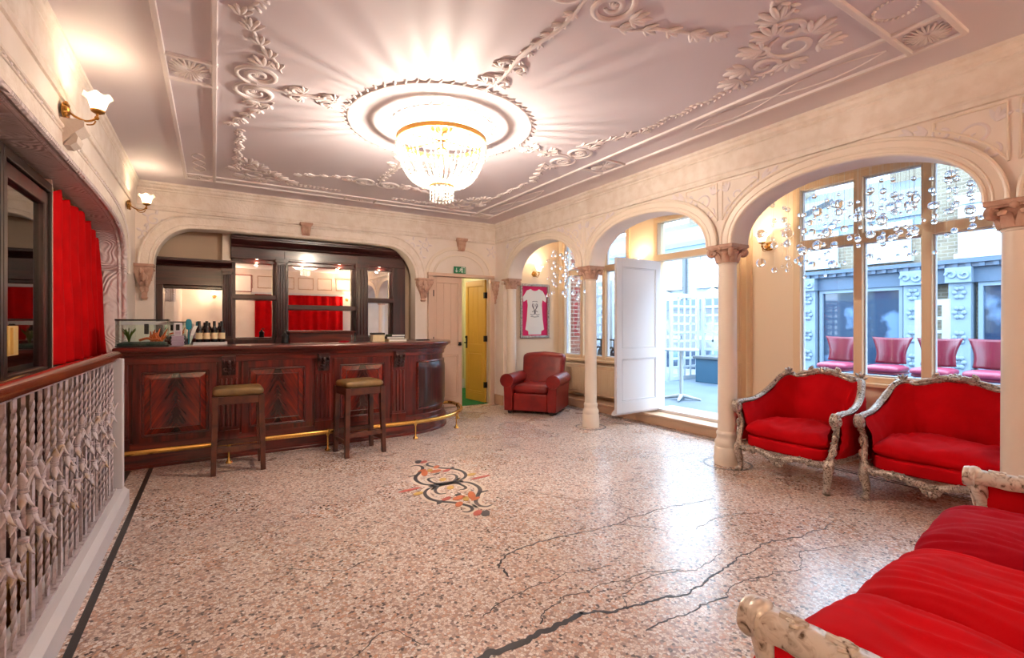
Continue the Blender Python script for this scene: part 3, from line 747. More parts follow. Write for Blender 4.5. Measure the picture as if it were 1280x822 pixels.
# rear wall behind the camera: panelled, with a wide red curtain (both are seen in the bar mirrors)
b = MB(); b.box(-1.2,5.62,RY-.14,RY,-.12,HC); wall_rear = struct(b.build('wall_rear', M['wall'], smooth=0))
b = MB()
for k in range(9):
    x = -.6+k*.58; q = [(x,RY+.006,2.5),(x+.44,RY+.006,2.5),(x+.44,RY+.006,2.86),(x,RY+.006,2.86)]
    b.tube(q, .014, 4, closed=True, up=(0,1,0))
b.build('panel_moulding', M['tan'], wall_rear, 0)

# window wall
b = MB()
for y0, y1, z0, z1 in ((RY,-1.35,-.1,2.92),(-1.35,.2,-.1,.79),(.2,.57,-.1,2.92),(.57,2.83,-.1,.79),(2.83,3.36,-.1,2.92),(4.78,5.3,-.1,2.92),(5.3,6.95,-.1,.77),(6.95,7.12,-.1,2.92),(RY,7.1,2.86,2.93),(3.36,4.78,-.1,.0)): b.box(WX,WX+.16,y0,y1,z0,z1)
wall_right = struct(b.build('wall_right', M['baywall'], smooth=0))
b = MB(); b.box(A1-.02,5.58,7.1,7.3,-.1,2.95); struct(b.build('wall_bay', M['baywall'], smooth=0))
b = MB(); b.box(5.06,5.44,2.74,7.1,0,.125); b.box(5.04,5.1,2.74,7.1,.105,.14); struct(b.build('trim_8', M['tan'], smooth=0, bevel=.008))
b = MB(); b.box(5.36,5.42,RY,2.74,0,.14); struct(b.build('baseboard_right', M['tan'], smooth=0, bevel=.008))
b = MB(); b.box(5.36,5.75,3.36,4.78,.12,.165); struct(b.build('trim_9', M['white'], smooth=0, bevel=.005))
b = MB(); b.box(4.37,5.06,7.075,7.1,0,.14); b.box(4.1,4.13,6.93,7.2,0,.16); b.box(4.02,4.13,7.17,7.2,0,.16); struct(b.build('baseboard_back', M['tan'], smooth=0, bevel=.005))
def window(nm, ys, sill, transom, top, posts=.075):
    x0, x1 = WX-.035, WX+.07
    b = MB(); ya, yb = min(ys), max(ys)
    for y in ys: b.box(x0, x1, y-posts/2, y+posts/2, sill, top)
    b.box(x0+.005, x1, ya, yb, transom-.045, transom+.045); b.box(x0, x1, ya, yb, top-.07, top); b.box(x0+.01, x1, ya, yb, sill, sill+.06)
    o = struct(b.build(nm, M['frame'], smooth=0, bevel=.008))
    b = MB(); b.box(WX-.09, WX+.1, ya-.04, yb+.04, sill-.035, sill+.003); b.build('window_sill', M['frame'], o, 0, bevel=.008)
    y = sorted(ys)
    for k in range(len(y)-1):
        for z0, z1 in ((sill+.06, transom-.045), (transom+.045, top-.07)):
            b = MB(); b.box(WX+.02, WX+.026, y[k]+posts/2, y[k+1]-posts/2, z0, z1); b.build('pane', M['glass'], o, 0)
            b = MB(); t = .014; a0, a1 = y[k]+posts/2, y[k+1]-posts/2
            for (p, q, r_, s_) in ((a0,a0+t,z0,z1),(a1-t,a1,z0,z1),(a0,a1,z0,z0+t),(a0,a1,z1-t,z1)): b.box(WX+.005, WX+.045, p, q, r_, s_)
            b.build('sash', M['white'], o, 0)
    return o
window('window_1', (5.33,5.86,6.41,6.92), .77, 2.27, 2.87); window('window_2', (.6,1.15,1.687,2.225,2.81), .79, 2.205, 2.87)
window('window_added', (-1.33,-.83,-.32,.19), .79, 2.205, 2.87)  # window added behind the camera to let in more daylight
o = bpy.data.objects.new('door_3', None); COL.objects.link(o); struct(o)
b = MB(); x0, x1 = WX-.04, WX+.1
b.box(x0,x1,3.33,3.4,.14,2.87); b.box(x0,x1,4.74,4.81,.14,2.87); b.box(x0,x1,3.33,4.81,2.26,2.35); b.box(x0,x1,3.33,4.81,2.81,2.87); b.build('door_frame', M['frame'], o, 0, bevel=.008)
b = MB(); b.box(WX+.03,WX+.036,3.4,4.74,2.35,2.81); b.build('fanlight_pane', M['glass'], o, 0)
def leaf(nm, hinge, w, h, ang, m, board):
    """two-panel leaf; hinge at its own origin, width along local x"""
    o = bpy.data.objects.new(nm, None); COL.objects.link(o); struct(o); o.location = hinge; o.rotation_euler = (0,0,ang)
    t = .045; st = .1
    b = MB(); b.box(0,st,-t/2,t/2,0,h); b.box(w-st,w,-t/2,t/2,0,h)
    for z0, z1 in ((0,.16),(.72,.86),(h-.12,h)): b.box(st-.002,w-st+.002,-t/2,t/2,z0,z1)
    b.build('leaf_frame', m, o, 0, bevel=.005)
    for z0, z1 in ((.16,.72),(.86,h-.12)):
        b = MB(); b.box(st-.01,w-st+.01,-.012,.012,z0-.01,z1+.01); 
        for s_ in (1,-1): b.tube([(st+.012,s_*.014,z0+.012),(w-st-.012,s_*.014,z0+.012),(w-st-.012,s_*.014,z1-.012),(st+.012,s_*.014,z1-.012)], .009, 6, closed=True, up=(0,1,0))
        b.build('panel', m, o, 0)
    if board: b = MB(); b.prism([(-.0,0),(.06,0),(.055,.03),(.02,.07),(0,.07)], lambda u,v,d:(d, (-t/2-u), v-.03), .005, w-.005); b.build('weather_board', m, o, 0)
    b = MB()
    for z in (.25,h-.25): b.lathe([(.012,-.05),(.012,.05)], (0,-t/2-.004,z), 10)
    b.build('hinge', M['brassold'], o, 40)
    return o
leaf('door_4', (5.37,4.69,.175), .87, 2.07, pi+.03, M['white'], True)
leaf('door_5', (5.37,3.4,.175), .46, 2.07, pi-.02, M['frame'], False)
# radiator (below window_1)
t = thing('radiator', 'cream panel radiator below the window behind the white column', 'radiator', (5.3,6.1,0))
b = MB(); b.box(-.035,.035,-.68,.68,.2,.67); b.build('body', M['beigerad'], t, 0, bevel=.012)
b = MB()
for k in range(34): b.lathe([(.012,.24),(.016,.25),(.016,.62),(.012,.63)], (-.035,-.66+k*.04,0), 8)
b.build('flute', M['beigerad'], t, 40)
b = MB(); b.box(-.04,.055,-.69,.69,.665,.69); b.build('top_grille', M['beigerad'], t, 0, bevel=.006)
for y in (-.5,.46): b = MB(); b.box(.03,.1,y,y+.04,.3,.6); b.build('bracket', M['beigerad'], t, 0)
for y in (-.62,.62): b = MB(); b.lathe([(.008,.14),(.008,.22)], (0,y,0), 8); b.build('pipe_tail', M['beigerad'], t, 0)

# service door and lobby
b = MB(); b.box(2.87,2.93,7.42,9.4,-.1,2.6); b.box(4.55,4.65,7.4,9.4,-.1,2.6); b.box(2.6,4.65,9.3,9.4,-.1,2.6); b.box(2.6,4.65,7.4,9.4,2.5,2.62); struct(b.build('wall_lobby', mat('lobby yellow paint', '#cfcaa6', .6), smooth=0))
b = MB(); b.box(2.6,4.65,7.24,9.4,-.1,.006); struct(b.build('floor_lobby', M['greencarpet'], smooth=0))
b = MB(); b.box(2.7,4.55,9.27,9.3,0,.2); struct(b.build('baseboard_lobby', M['white'], smooth=0))
b = MB(); b.box(DX0-.06,DX0+.02,7.15,7.25,0,2.16); b.box(DX1-.02,DX1+.06,7.15,7.25,0,2.16); b.box(DX0-.07,DX1+.05,7.13,7.26,2.135,2.185); struct(b.build('trim_10', M['pinkwood'], smooth=0, bevel=.006))
def plank_door(nm, hinge, w, ang, m, hw):
    o = bpy.data.objects.new(nm, None); COL.objects.link(o); struct(o); o.location = hinge; o.rotation_euler = (0,0,ang)
    t = .04; h = 2.12; st = .075
    b = MB(); b.box(0,st,-t/2,t/2,0,h); b.box(w-st,w,-t/2,t/2,0,h)
    for z0, z1 in ((0,.14),(.86,1.0),(h-.1,h)): b.box(st-.002,w-st+.002,-t/2,t/2,z0,z1)
    b.build('leaf_frame', m, o, 0, bevel=.005)
    b = MB(); n = 3; pw = (w-2*st)/n
    for k in range(n): b.box(st+k*pw+.003, st+(k+1)*pw-.003, -.012, .012, .99, h-.09)
    b.box(st,w-st,-.006,.006,.99,h-.09); b.build('boarding', m, o, 0, bevel=.004)
    b = MB(); b.box(st-.01,w-st+.01,-.012,.012,.13,.87)
    for s_ in (1,-1): b.tube([(st+.02,s_*.014,.17),(w-st-.02,s_*.014,.17),(w-st-.02,s_*.014,.83),(st+.02,s_*.014,.83)], .009, 6, closed=True, up=(0,1,0))
    b.build('panel', m, o, 0)
    for s_ in ((1,-1) if hw else (1,)):
        pass
    b = MB(); b.box(w-.062,w-.018,-t/2-.008,t/2+.008,*((.92,1.14) if hw else (1.0,1.06)))
    for s_ in (1,-1): b.tube([(w-.04,s_*(t/2),1.02),(w-.04,s_*(t/2+.05),1.02),(w-.09,s_*(t/2+.055),1.02)], .011, 8); b.ball((w-.04,s_*(t/2+.01),1.12 if hw else 1.03), .026, 8, 6)
    b.build('lock_plate', M['iron'], o, 40)
    b = MB(); 
    for z in (.3,1.1,1.85): b.box(-.01,.03,-t/2-.006,t/2+.006,z-.05,z+.05)
    b.build('hinge', M['iron'], o, 0)
    return o
plank_door('door_6', (DX0+.02,7.22,.01), .53, 0, M['pinkwood'], False)
plank_door('door_7', (DX1-.03,7.3,.012), .6, radians(97), M['yellow'], True)
# ------------------------------------------------------------------ things
def at(b, o):
    L = o.location; b.v = [(x-L.x, y-L.y, z-L.z) for x, y, z in b.v]; return b
def part(b, nm, m, o, *a, **k): return at(b, o).build(nm, m, o, *a, **k)

# --- bar
BC = (2.0, 6.45)
def bp_(r, yb=6.78, x0=-.79, n=18): return [(x0, BC[1]-r)]+[(x0+(BC[0]-x0)*k/6, BC[1]-r) for k in range(1,6)]+[(BC[0]+r*sin(t), BC[1]-r*cos(t)) for t in [pi/2*k/n for k in range(n+1)]]+[(BC[0]+r, yb)]
ID = lambda u, v, d: (u, v, d)
bar = thing('bar_counter', 'long mahogany bar front with flame veneer panels and a rounded end', 'bar counter', (.9,5.9,0))
b = MB(); b.band(bp_(.79), bp_(.6), ID, 0, .15); b.band(bp_(.8), bp_(.6), ID, .0, .03); b.band(bp_(.775), bp_(.6), ID, .15, .175); part(b, 'plinth', M['mahogx'], bar, 30, bevel=.005)
b = MB(); b.band(bp_(.745), bp_(.6), ID, .17, 1.06); part(b, 'body', M['mahog'], bar, 30)
b = MB(); b.band(bp_(.77), bp_(.7), ID, .975, 1.06); b.band(bp_(.785), bp_(.7), ID, 1.03, 1.06); b.band(bp_(.765), bp_(.7), ID, .17, .235); part(b, 'rail', M['mahogx'], bar, 30, bevel=.004)
YF = BC[1]-.745
pil = (-.735, .125, 1.035, 1.9)
def framed(b, x0, x1, z0, z1, y, r_): 
    P = [(x0,y,z0),(x1,y,z0),(x1,y,z1),(x0,y,z1)]; b.tube(P, r_, 8, closed=True, up=(0,1,0))
for x0, x1 in ((-.655,.02),(.235,.92),(1.15,1.8)):
    b = MB(); b.band([(x0+.07,.29),(x1-.07,.29),(x1-.07,.9),(x0+.07,.9)],[(x0,.23),(x1,.23),(x1,.978),(x0,.978)],XZ(YF),-.01,.02,closed=True); part(b, 'panel_frame', M['mahog'], bar, 0, bevel=.006)
    b = MB(); xa, xb, za, zb = x0+.08, x1-.08, .3, .89
    vs = [(xa,YF,za),(xb,YF,za),(xb,YF,zb),(xa,YF,zb)]; i1 = .06
    vs += [(xa+i1,YF-.009,za+i1),(xb-i1,YF-.009,za+i1),(xb-i1,YF-.009,zb-i1),(xa+i1,YF-.009,zb-i1)]
    cx, cz = (xa+xb)/2, (za+zb)/2
    b.add([(x-cx, y-YF, z-cz) for x, y, z in vs], [(4,5,6,7)]+[(i,(i+1)%4,4+(i+1)%4,4+i) for i in range(4)])
    p = b.build('panel', M['flame'], bar, 0); p.location = Vector((cx, YF-.002, cz))-bar.location
    b = MB(); framed(b, xa, xb, za, zb, YF-.01, .013); framed(b, xa+i1, xb-i1, za+i1, zb-i1, YF-.011, .006); part(b, 'panel_moulding', M['mahogx'], bar, 40)
for x in pil:
    b = MB(); w = .085 if x > -.7 else .05
    b.box(x-w,x+w,YF-.022,YF+.02,.18,1.03); b.box(x-w-.008,x+w+.008,YF-.032,YF,.18,.28)
    n = 4 if x > -.7 else 2
    for k in range(n):
        xx = x-w+.02+k*(2*w-.04)/(n-1); b.lathe([(.004,.31),(.012,.32),(.012,.8),(.004,.81)], (xx,YF-.022,0), 8)
    part(b, 'pilaster', M['mahog'], bar, 30, bevel=.003)
    if x < -.7: continue
    b = MB(); prof = [(0,.84),(.02,.84),(.04,.87),(.05,.92),(.075,.97),(.1,.99),(.105,1.035),(0,1.035)]
    b.prism(prof, lambda u,v,d:(d, YF-.015-u, v), x-.06, x+.06)
    for s_ in (1,-1):
        b.tube([(x+s_*.045, YF-.09+p, .985+q) for p, q in spiral((0,0),.036,.006,0,2.2*pi,18)], .012, 6); b.tube([(x+s_*.03+p, YF-.07, .9+q) for p, q in spiral((0,0),.025,.005,0,s_*2.2*pi,18)], .008, 6)
    for k in range(4): b.ball((x, YF-.05-.018*k, .87+.035*k), .024, 8, 6, (.9,.8,1.3))
    part(b, 'corbel', M['mahogdk'], bar, 40)
def arcpt(r, t, z): return (BC[0]+r*sin(t), BC[1]-r*cos(t), z)
b = MB(); t0, t1 = radians(12), radians(70)
b.grid(lambda u, v: arcpt(.757+.02*min(1, 8*min(u, 1-u), 8*min(v, 1-v)), t0+(t1-t0)*u, .3+.59*v), 24, 16); part(b, 'curved_panel', M['mahogdk'], bar, 30)
b = MB(); q = [arcpt(.755, t0+(t1-t0)*k/16, .3) for k in range(17)]+[arcpt(.755, t1-(t1-t0)*k/16, .89) for k in range(17)]; b.tube(q, .014, 8, closed=True); part(b, 'panel_moulding', M['mahogx'], bar, 40)
top = thing('bar_worktop', 'polished mahogany bar top with a rounded end and moulded nosing', 'bar top', (.9,5.9,1.06))
b = MB(); b.band(bp_(.855,6.8), bp_(.3,6.8), ID, 1.095, 1.14); part(b, 'slab', M['mahogx'], top, 30, bevel=.016, seg=3)
b = MB(); b.band(bp_(.825), bp_(.5), ID, 1.078, 1.097); b.band(bp_(.8), bp_(.5), ID, 1.06, 1.08); part(b, 'nosing', M['mahogx'], top, 30, bevel=.006)
fr = thing('foot_rail', 'brass foot rail on posts running round the bar foot', 'foot rail', (.9,5.45,0))
b = MB(); P = [(x,y,.2) for x,y in bp_(1.0,6.5)]; P = P[:-1]+[(3.0,6.5,.2),(2.97,6.58,.2),(2.88,6.6,.2),(2.79,6.6,.2)]; b.tube(spline(P,3), .025, 12); part(b, 'rail', M['brass'], fr, 60)
for x, y in ((.12,5.45),(1.04,5.45),(2.03,5.45),BC and (BC[0]+sin(radians(44)),BC[1]-cos(radians(44))),(2.985,6.3)):
    b = MB(); b.lathe([(.03,0),(.032,.008),(.016,.03),(.009,.06),(.009,.15),(.014,.165),(.026,.18),(.028,.2),(.026,.22),(.01,.232)], (x,y,0), 14); part(b, 'post', M['brass'], fr, 40)
# --- back bar
bb = thing('mirrored_bar_cabinet', 'dark mahogany mirrored back bar fitted under the wide arch', 'back bar', (.95,7.5,0))
YB = 7.6
b = MB(); b.box(-.68,2.66,7.05,7.6,0,.92); b.box(-.7,2.68,7.02,7.6,.92,.96); part(b, 'base_counter', M['mahogdkx'], bb, 0, bevel=.006)
b = MB(); b.box(.88,1.74,7.2,7.42,.96,1.24); b.box(.86,1.76,7.18,7.44,1.24,1.265); part(b, 'upstand', M['mahogx'], bb, 0, bevel=.006)
def cornice(b, x0, x1, z0, z1, y):
    h = z1-z0
    pr = [(0,0),(.02,0),(.03,.12*h),(.02,.25*h),(.035,.3*h),(.06,.55*h),(.09,.7*h),(.09,.8*h),(.11,.85*h),(.11,h),(0,h)]
    b.prism(pr, lambda u,v,d:(d, y-u, z0+v), x0, x1)
b = MB(); cornice(b, -.68, .2, 2.1, 2.2, 7.46); cornice(b, .19, 2.62, 2.4, 2.54, 7.44); part(b, 'cornice', M['mahogdkx'], bb, 30)
b = MB(); b.box(-.67,.19,7.46,YB,1.86,2.11); b.box(.19,2.6,7.44,YB,2.25,2.41); b.box(.84,1.86,7.435,7.45,2.27,2.39); part(b, 'frieze', M['mahogdkx'], bb, 0, bevel=.006)
for q in ((-.67,-.55,7.44,YB,.96,1.86),(2.4,2.6,7.44,YB,.96,2.25),(-.55,.09,7.5,YB,1.82,1.86)): b = MB(); b.box(*q); part(b, 'side_panel', M['mahogdk'], bb, 0, bevel=.006)
for x0, x1, zt in ((.09,.205,2.1),(.735,.875,2.27),(1.82,2.0,2.27)):
    b = MB(); b.box(x0,x1,7.4,YB,.96,zt); b.box(x0-.012,x1+.012,7.385,YB,.96,1.17); b.box(x0-.01,x1+.01,7.39,YB,zt-.05,zt)
    n = 4
    for k in range(n): b.lathe([(.004,1.2),(.011,1.21),(.011,zt-.09),(.004,zt-.08)], (x0+.02+k*(x1-x0-.04)/(n-1),7.4,0), 8)
    part(b, 'pilaster', M['mahogdk'], bb, 30, bevel=.003)
for x0, x1, z0, z1 in ((-.56,.1,1.0,1.85),(.2,.745,1.0,2.27),(.87,1.83,1.0,2.27),(1.99,2.41,1.0,2.27)):
    b = MB(); b.box(x0,x1,7.565,7.575,z0,z1); part(b, 'mirror_panel', M['mirror'], bb, 0)
for x0, x1, z in ((.2,.74,1.73),(.87,1.83,1.6),(1.99,2.41,1.73)):
    b = MB(); b.box(x0,x1,7.43,7.57,z-.035,z+.035); part(b, 'shelf', M['mahogdkx'], bb, 0, bevel=.008)
b = MB()
for x0, x1 in ((.2,.245),(.695,.74),(.87,.9),(1.78,1.83),(1.99,2.01),(2.37,2.41)): b.box(x0,x1,7.53,7.57,1.0,2.27)
for x0, x1 in ((.2,.74),(.87,1.83),(1.99,2.41)): b.box(x0,x1,7.5,7.57,2.2,2.27); b.box(x0,x1,7.52,7.57,1.0,1.15)
part(b, 'mirror_frame', M['mahogdk'], bb, 0, bevel=.004)
b = MB()
for x in (.5,1.1,1.6,2.2): b = MB(); b.lathe([(.028,2.19),(.03,2.195),(.022,2.197)], (x,7.535,0), 14); part(b, 'downlight', M['brass'], bb, 40)
# --- things on the bar
ZT = 1.141
t = thing('aquarium', 'small glass fish tank with plant and orange coral at the end of the bar', 'aquarium', (-.585,5.85,ZT))
w, d, h = .4, .2, .26
b = MB()
for q in ((-w/2,w/2,-d/2,-d/2+.004,0,h),(-w/2,w/2,d/2-.004,d/2,0,h),(-w/2,-w/2+.004,-d/2,d/2,0,h),(w/2-.004,w/2,-d/2,d/2,0,h)): b.box(*q)
b.build('glass', M['tankglass'], t, 0)
b = MB(); b.box(-w/2-.004,w/2+.004,-d/2-.004,d/2+.004,0,.012); b.build('tank_base', M['black'], t, 0); b = MB(); b.box(-w/2-.004,w/2+.004,-d/2-.004,-d/2+.012,h-.01,h+.004); b.box(-w/2-.004,w/2+.004,d/2-.012,d/2+.004,h-.01,h+.004); b.box(-w/2-.004,-w/2+.01,-d/2,d/2,h-.01,h+.004); b.box(w/2-.01,w/2+.004,-d/2,d/2,h-.01,h+.004); b.build('rim', M['black'], t, 0)
b = MB(); b.pad((0,0,.025), w-.012, d-.012, .045, .15, .3, 28, 8, .006); b.build('gravel_bed', M['gravel'], t, 60)
b = MB(); b.box(-w/2+.02,w/2-.02,d/2-.03,d/2-.015,h-.05,h-.015); b.build('light_bar', M['white'], t, 0)
b = MB(); b.box(.0,.035,.04,.075,.12,.22); b.build('filter', M['iron'], t, 0, bevel=.004)
b = MB()
for k in range(16):
    a = k*2.4; l = .1+.05*R.random(); b.tube(spline([(-.11,-.01,.04),(-.11+.02*cos(a),-.01+.02*sin(a),.04+l*.6),(-.11+.055*cos(a),-.01+.045*sin(a),.04+l)],4), [.004]*8+[.001], 5)
b.build('water_plant', M['plant'], t, 60)
b = MB()
for k in range(14):
    a = k*.9; l = .06+.08*R.random(); x = .1+.04*cos(k*1.7); b.tube(spline([(x,0,.035),(x+.02*cos(a),.02*sin(a),.035+l*.5),(x+.05*cos(a),.04*sin(a),.035+l)],4), [.01]*6+[.007,.006,.004], 6)
b.tube(spline([(-.03,-.03,.06),(.03,-.04,.08),(.07,-.03,.065),(.12,-.04,.07)],4), .012, 7)
b.build('coral', M['coral'], t, 60)
def wine(x, y, lab):
    t = thing('wine_bottle', lab, 'bottle', (x,y,ZT+.012), 0, 'bottles on the bar')
    b = MB(); b.lathe([(.0,.0),(.029,0),(.031,.006),(.031,.14),(.027,.158),(.013,.18),(.011,.235),(.0,.235)], seg=20); b.build('glass', M['bottle'], t, 40)
    b = MB(); b.lathe([(.0313,.05),(.0318,.05),(.0318,.115),(.0313,.115)], seg=20); b.build('label_sleeve', M['cream_label'], t, 40)
    b = MB(); b.lathe([(.0135,.185),(.0135,.232),(.0125,.238),(0,.238)], seg=14); b.build('capsule', M['black'], t, 40)
for k, lab in enumerate(('dark cream-labelled bottle, first from the fish tank in the row of four on the bar', 'dark cream-labelled bottle, second from the fish tank in the row of four on the bar', 'dark cream-labelled bottle, third from the fish tank in the row of four on the bar', 'dark cream-labelled bottle, last in the row of four, beside the fluted pilaster')): wine(-.135+.067*k, 6.0, lab)
t = thing('bottle_tray', 'low black tray under the four dark bottles on the bar', 'tray', (-.035,6.0,ZT))
b = MB(); b.box(-.145,.145,-.045,.045,0,.012); b.build('tray_floor', M['black'], t, 0, bevel=.003); b = MB(); b.box(-.15,.15,-.05,-.045,0,.03); b.box(-.15,.15,.045,.05,0,.03); b.box(-.15,-.145,-.05,.05,0,.03); b.box(.145,.15,-.05,.05,0,.03); b.build('tray_rim', M['white'], t, 0)
b = MB()
for k in range(9): b.box(-.05+.004*sin(k*2), .05+.004*sin(k*2), -.07+.003*cos(k*3), .07+.003*cos(k*3), k*.011, k*.011+.0095)
t = tag(b.build('leaflet_stack', M['mauvepaper'], None, 0, bevel=.002, loc=(-.315,5.93,ZT)), 'small stack of mauve leaflets beside the fish tank', 'leaflets')
t = thing('card_machine', 'small white card reader lying on the mauve leaflets', 'card machine', (-.315,5.93,ZT+.1))
b = MB(); b.box(-.036,.036,-.012,.012,0,.13); b.build('case', M['white'], t, 0, bevel=.008); b = MB(); b.box(-.016,.016,-.015,-.011,.055,.115); b.build('screen', M['black'], t, 0, bevel=.002)
b = MB()
for r_ in range(3):
    for c_ in range(3): b.box(-.02+c_*.016,-.01+c_*.016,-.015,-.011,.012+r_*.013,.02+r_*.013)
b.build('keypad', M['mauvepaper'], t, 0)
t = thing('utensil_pot', 'clear pot holding a teal brush and pale straws on the bar', 'pot', (-.225,5.96,ZT))
b = MB(); b.lathe([(.0,.0),(.032,0),(.036,.1),(.034,.1),(.03,.006),(0,.006)], seg=18); b.build('pot', M['tankglass'], t, 40)
b = MB(); b.tube([(0,0,.01),(.0,0,.17)], .006, 8); b.pad((.0,0,.215), .055, .02, .11, .6, .6, 16, 8); b.build('brush', M['teal'], t, 50)
b = MB()
for k in range(5): b.tube(spline([(.01,.0,.01),(.02+.006*k,.004*k-.01,.12),(.05+.006*k,.006*k-.01,.2)],5), .0045, 6)
b.build('straw', M['paper'], t, 50)
def booklet(x, y, z, w, d, h, rz, m, lab):
    t = thing('notebook', lab, 'book', (x,y,z), rz)
    b = MB(); b.box(-w/2,w/2,-d/2,d/2,0,h*.12); b.box(-w/2,w/2,-d/2,d/2,h*.88,h); b.box(-w/2,-w/2+.006,-d/2,d/2,0,h); b.build('cover', m, t, 0, bevel=.002)
    b = MB(); b.box(-w/2+.005,w/2-.005,-d/2+.005,d/2-.005,h*.1,h*.9); b.build('pages', M['paper'], t, 0)
booklet(2.0,6.1,ZT,.25,.16,.032,.1,M['cream_label'],'cream ledger lying flat at the bottom of the book pile on the bar')
booklet(1.99,6.1,ZT+.033,.23,.15,.028,-.12,M['black'],'black notebook in the middle of the book pile on the bar')
booklet(2.0,6.1,ZT+.062,.2,.15,.026,.22,mat('dark green cloth cover','#3e4a34',.6),'dark green notebook on top of the book pile on the bar')
t = thing('card_box', 'cream card box with a black lid beside the book pile on the bar', 'box', (1.77,6.12,ZT)); b = MB(); b.box(-.075,.075,-.06,.06,0,.085); b.build('body', M['cream_label'], t, 0, bevel=.004); b = MB(); b.box(-.08,.08,-.065,.065,.085,.11); b.build('lid', M['black'], t, 0, bevel=.004)
t = thing('soap_dispenser', 'small black pump bottle standing on the bar before the wide mirror', 'pump bottle', (.68,6.0,ZT))
b = MB(); b.lathe([(0,0),(.036,0),(.04,.01),(.034,.05),(.04,.085),(.022,.105),(.014,.112),(0,.112)], seg=18); b.build('body', M['iron'], t, 40); b = MB(); b.lathe([(.014,.112),(.014,.13),(.006,.132),(.006,.15),(0,.15)], seg=12); b.tube([(0,0,.148),(.02,0,.15),(.042,0,.138)], .006, 8); b.build('pump', M['black'], t, 40)
t = thing('tumbler', 'clear tumbler on the bar between the wide mirror and the book pile', 'glass', (1.45,6.02,ZT)); b = MB(); b.lathe([(0,0),(.028,0),(.032,.085),(.03,.085),(.026,.008),(0,.008)], seg=18); b.build('tumbler_wall', M['tankglass'], t, 40)
t = thing('coaster_dish', 'dark oval dish near the rounded end of the bar top', 'dish', (2.42,6.22,ZT)); b = MB(); b.lathe([(0,0),(.09,0),(.105,.012),(.1,.012),(.088,.004),(0,.004)], seg=24, M=Matrix.Diagonal((1,.6,1))); b.build('dish_body', M['black'], t, 40)
t = thing('folded_cloth', 'small red folded cloth lying on the bar by the tumbler', 'cloth', (1.33,6.0,ZT)); b = MB(); b.pad((0,0,.008),.12,.08,.02,.3,.4,20,8,.006); b.build('cloth_fold', M['velvetdark'], t, 60)

# --- bar stools
def stool(lab, loc, rz):
    t = thing('bar_stool', lab, 'bar stool', loc, rz)
    w, d, h = .185, .155, .70
    b = MB(); b.pad((0,0,.735), .415, .35, .085, .22, .3, 36, 12); b.build('seat_pad', M['stoolpad'], t, 50)
    b = MB(); 
    for s_ in (1,-1): b.box(-w,w,s_*d-.013,s_*d+.013,.63,.70); b.box(s_*w-.013,s_*w+.013,-d,d,.63,.70)
    b.build('seat_rail', M['stoolwood'], t, 0, bevel=.004)
    for sx in (1,-1):
        for sy in (1,-1):
            b = MB(); q = .02; x, y = sx*w, sy*d
            rect_loft(b, [(0,x-.021+sx*.014,x+.021+sx*.014,y-.021+sy*.012,y+.021+sy*.012),(.55,x-.025,x+.025,y-.025,y+.025),(.705,x-.025,x+.025,y-.025,y+.025)]); b.build('leg', M['stoolwood'], t, 0, bevel=.004)
    b = MB(); b.box(-w-.01,w+.01,-d-.02,-d+.012,.2,.245); b.build('stretcher', M['stoolwood'], t, 0, bevel=.004)
    b = MB(); b.box(-w-.01,w+.01,d-.012,d+.02,.2,.245); b.build('stretcher', M['stoolwood'], t, 0, bevel=.004)
    for s_ in (1,-1): b = MB(); b.box(s_*w-.0,s_*(w+.024),-d,d,.13,.17); b.build('stretcher', M['stoolwood'], t, 0, bevel=.004)
stool('brown leather bar stool standing square to the bar, nearer the fish tank', (.19,5.215,0), 0)
stool('brown leather bar stool turned slightly askew, before the middle of the bar', (1.315,5.205,0), radians(7))

# --- staircase railing
rl = thing('staircase_railing', 'silvered twisted iron railing with leaf ornament and a polished wooden handrail', 'railing', (-.63,3.4,0))
b = MB(); prof = [(-.035,1.095),(.035,1.095),(.042,1.115),(.036,1.14),(.018,1.152),(-.018,1.152),(-.036,1.14),(-.042,1.115)]
b.prism(prof, lambda u,v,d:(-.63+u, d, v), 1.2, 4.6); part(b, 'handrail', M['handrail'], rl, 40)
b = MB(); b.box(-.645,-.615,1.2,4.55,1.08,1.096); b.box(-.65,-.61,1.2,4.55,.14,.15); part(b, 'flat_bar', M['rail_silver'], rl, 0)
b = MB(); b.prism([(-.7,0),(-.545,0),(-.545,.11),(-.558,.118),(-.575,.138),(-.6,.142),(-.7,.142)], lambda u,v,d:(u,d,v), 1.2, 4.6); part(b, 'curb', M['white'], rl, 30)
b = MB(); b.box(-.675,-.575,4.535,4.6,.14,1.1); part(b, 'end_post', M['white'], rl, 0, bevel=.006)
